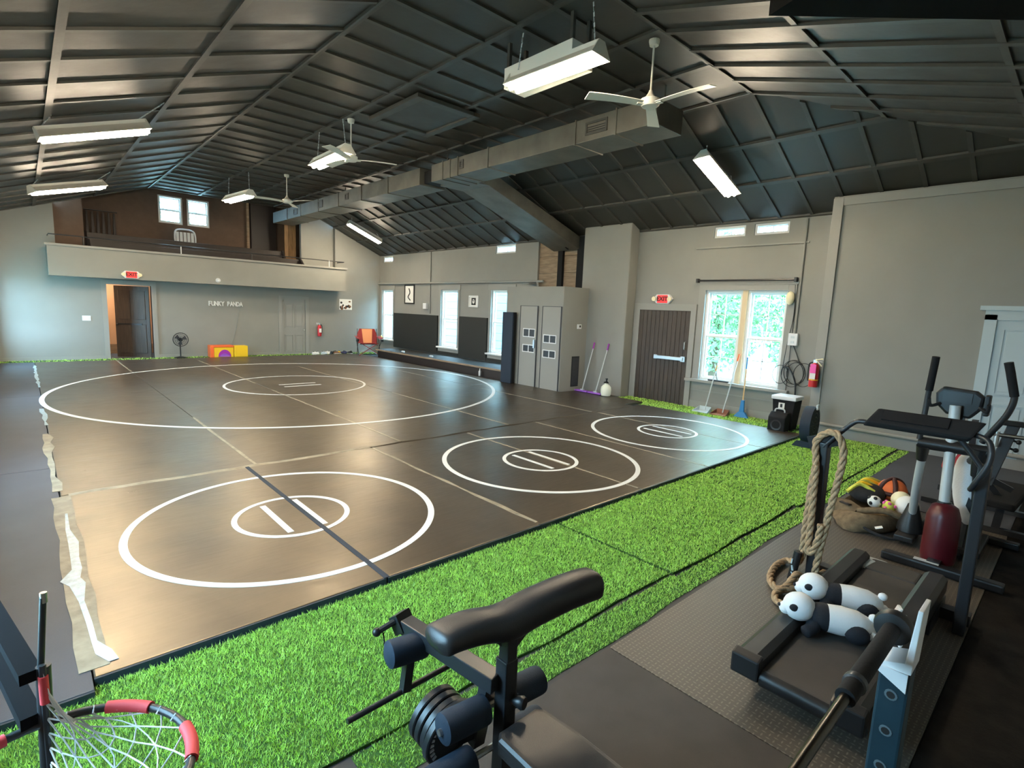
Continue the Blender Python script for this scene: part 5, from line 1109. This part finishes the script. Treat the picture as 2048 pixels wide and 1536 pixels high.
for i in range(4):
    y = 1.36+.032*i; r = .105 if i else .118; c_ = (1.038-.075*.032*i, y, .392+.15*.032*i)
    k = thing('weight_plate', ['black weight plate with raised lettering, nearest on the curl bench peg', 'black weight plate, second on the curl bench peg', 'black weight plate, third on the curl bench peg', 'black weight plate at the outer end of the curl bench peg'][i], 'weight plate', c_, 'plates on the curl bench peg')
    MB().lathe([(.016, .002), (.03, .0), (.03, .008), (r-.02, .008), (r-.015, .0), (r-.004, .0), (r, .004), (r, .024), (r-.004, .027), (r-.02, .027), (.03, .02), (.03, .027), (.016, .025)], c_, 30, (-.075, 1, .15)).build('disc', m_steelb, k, smooth=35)
    if i == 0:
        for a in range(7): 
            b = R(150+a*11); MB().bar((c_[0]+.085*math.cos(b), y-.004, c_[2]-.085*math.sin(b)), (c_[0]+.102*math.cos(b), y-.004, c_[2]-.102*math.sin(b)), .007, .005, (0, 1, 0)).build('raised_mark', m_whitep, k)

# ---------------------------------------------------------------- ball return hoop at the lower left
t = thing('hoop_goal', 'black frame with white cord net on a ring with red foam sleeves', 'goal', (-.04, 1.7, .04))
MB().cyl((-.045, 1.71, .04), (-.02, 1.72, .94), .016, 12).build('post', m_steelb, t, smooth=60)
MB().cyl((-.028, 1.72, .9), (-.008, 1.722, 1.135), .0075, 10).build('upper_post', m_steelb, t, smooth=60)
MB().cyl((-.0085, 1.722, 1.11), (-.008, 1.722, 1.137), .008, 10).build('post_tip', m_steel, t, smooth=60)
MB().bar((-.045, 1.71, .925), (-.22, 2.66, .925), .045, .03).build('side_rail', m_flat, t); MB().bar((-.05, 1.71, .80), (-.22, 2.66, .8), .045, .035).build('side_rail', m_flat, t)
MB().cyl((-.22, 2.66, .012), (-.22, 2.66, .95), .02, 10).build('rear_post', m_steelb, t)
cx, cy, cr, cz = -.03, 1.44, .278, .78
ringp = [(cx+cr*math.cos(a), cy+cr*math.sin(a), cz) for a in np.linspace(PI/2, PI/2-2*PI, 49)[:-1]]
MB().tube(ringp, .0105, 10, closed=True).build('ring', m_steelb, t, smooth=60)
for a0, a1 in ((62, 38), (8, -18), (130, 105), (200, 170)):
    MB().tube([(cx+cr*math.cos(R(a)), cy+cr*math.sin(R(a)), cz) for a in np.linspace(a0, a1, 9)], .0155, 12).build('foam_sleeve', m_redfoam, t, smooth=60)
MB().cyl((-.022, 1.705, .92), (-.022, 1.703, .845), .0105, 12).build('foam_sleeve', m_redfoam, t, smooth=60)
MB().cyl((-.022, 1.706, .95), (-.024, 1.7, .5), .008, 8).build('net_bar', m_steelb, t)
net = MB(); NU, NV = 19, 10; G = []
for i in range(NU+1):
    a = R(80-i*12.3); p0 = Vector((cx+cr*math.cos(a), cy+cr*math.sin(a), cz)); f_ = i/NU
    q0 = Vector((-.022, 1.7, .93-.4*f_)); row = []
    for j in range(NV+1):
        v = j/NV; p = p0.lerp(q0, v**.9); p.z -= .10*math.sin(PI*v)*(.35+.65*math.sin(PI*min(1, f_+.15))); p += Vector((random.uniform(-1, 1), random.uniform(-1, 1), random.uniform(-1, 1)))*.003*(0 < j < NV); row.append(p)
    G.append(row)
for i in range(NU+1):
    for j in range(NV):
        if i+1 <= NU:
            if (i+j) % 2 == 0: net.tube([G[i][j], G[i+1][j+1]], .0022, 5, caps=False)
            else: net.tube([G[i+1][j], G[i][j+1]], .0022, 5, caps=False)
    net.tube([G[i][0]+Vector((0, 0, .012)), G[i][0]+(Vector((cx, cy, cz))-G[i][0]).normalized()*.014, G[i][0]-Vector((0, 0, .013))], .0022, 5)
for j in (2, 5, 8): net.tube([G[i][j] for i in range(0, NU+1)], .0018, 5)
n_ = net.build('cord_net', m_net, t); n_['kind'] = 'stuff'

# ---------------------------------------------------------------- outside the windows
struct(MB().prism([(10.8, -30, -.6), (60, -30, -.6), (60, 60, -.6), (10.8, 60, -.6)], (0, 0, .05)).build('lawn_ground', m_lawn))
struct(MB().prism([(-40, -30, -.6), (-1, -30, -.6), (-1, 60, -.6), (-40, 60, -.6)], (0, 0, .05)).build('lawn_ground_side', m_lawn))
def tree(x, y, h, r, seed, lab):
    t = thing('tree', lab, 'tree', (x, y, -.56), 'trees outside the double window'); g = np.random.default_rng(seed)
    MB().cyl((x, y, -.56), (x, y, h*.6), .16, 10, r2=.07).build('trunk', m_bark, t)
    n = 9000; d = g.normal(size=(n, 3)); d /= np.linalg.norm(d, axis=1)[:, None]; p = d*(g.random((n, 1))**.35)*np.array([r, r, h*.48])+np.array([x, y, h*.52])
    p = p[p[:, 2] > -.5]; n = len(p); u = g.normal(size=(n, 3)); v = g.normal(size=(n, 3)); s = .06+.05*g.random((n, 1))
    u = u/np.linalg.norm(u, axis=1)[:, None]*s; v = v/np.linalg.norm(v, axis=1)[:, None]*s*.5
    V = np.stack([p-u, p+v, p+u, p-v], 1).reshape(-1, 3); me = bpy.data.meshes.new('foliage'); me.from_pydata((V-np.array([x, y, -.56])).tolist(), [], [(4*i, 4*i+1, 4*i+2, 4*i+3) for i in range(n)]); me.materials.append(m_leaf)
    o = bpy.data.objects.new('foliage', me); COL.objects.link(o); o.parent = t; o['kind'] = 'stuff'
tree(4.0, 27.5, 8.5, 3.0, 9, 'tall green tree outside seen through the gallery windows'); tree(16.0, 8.0, 4.6, 1.6, 1, 'leafy green tree outside seen through the window pane closest to the exit door'); tree(15.5, 5.0, 4.0, 1.35, 2, 'leafy green tree outside seen through the window pane closest to the outlet box'); tree(23.0, 11.5, 5.5, 2.4, 3, 'taller green tree outside behind the two nearer trees')
h = thing('neighbour_house', 'pale sided house outside the tall windows', 'house', (15, 21, -.56))
for k in range(14): MB().prism([(14.0, 12, -.56+.3*k), (14.03, 12, -.56+.3*k), (14.06, 12, -.27+.3*k), (14.0, 12, -.27+.3*k)], (0, 24, 0)).build('siding_board', m_house, h)
MB().box(14.07, 19, 12, 36, -.56, 3.6).build('wall', m_house, h)
MB().prism([(13.6, 11.6, 3.6), (19.4, 11.6, 3.6), (16.5, 11.6, 5.6)], (0, 24.8, 0)).build('roof', m_greymat, h)

for o_ in COL.objects:
    if o_.parent is None and o_.name.split('.')[0] in ('camp_chair', 'dust_mop', 'sprayer_jug', 'drink_bottle', 'folded_mat'): o_.location.z += .015
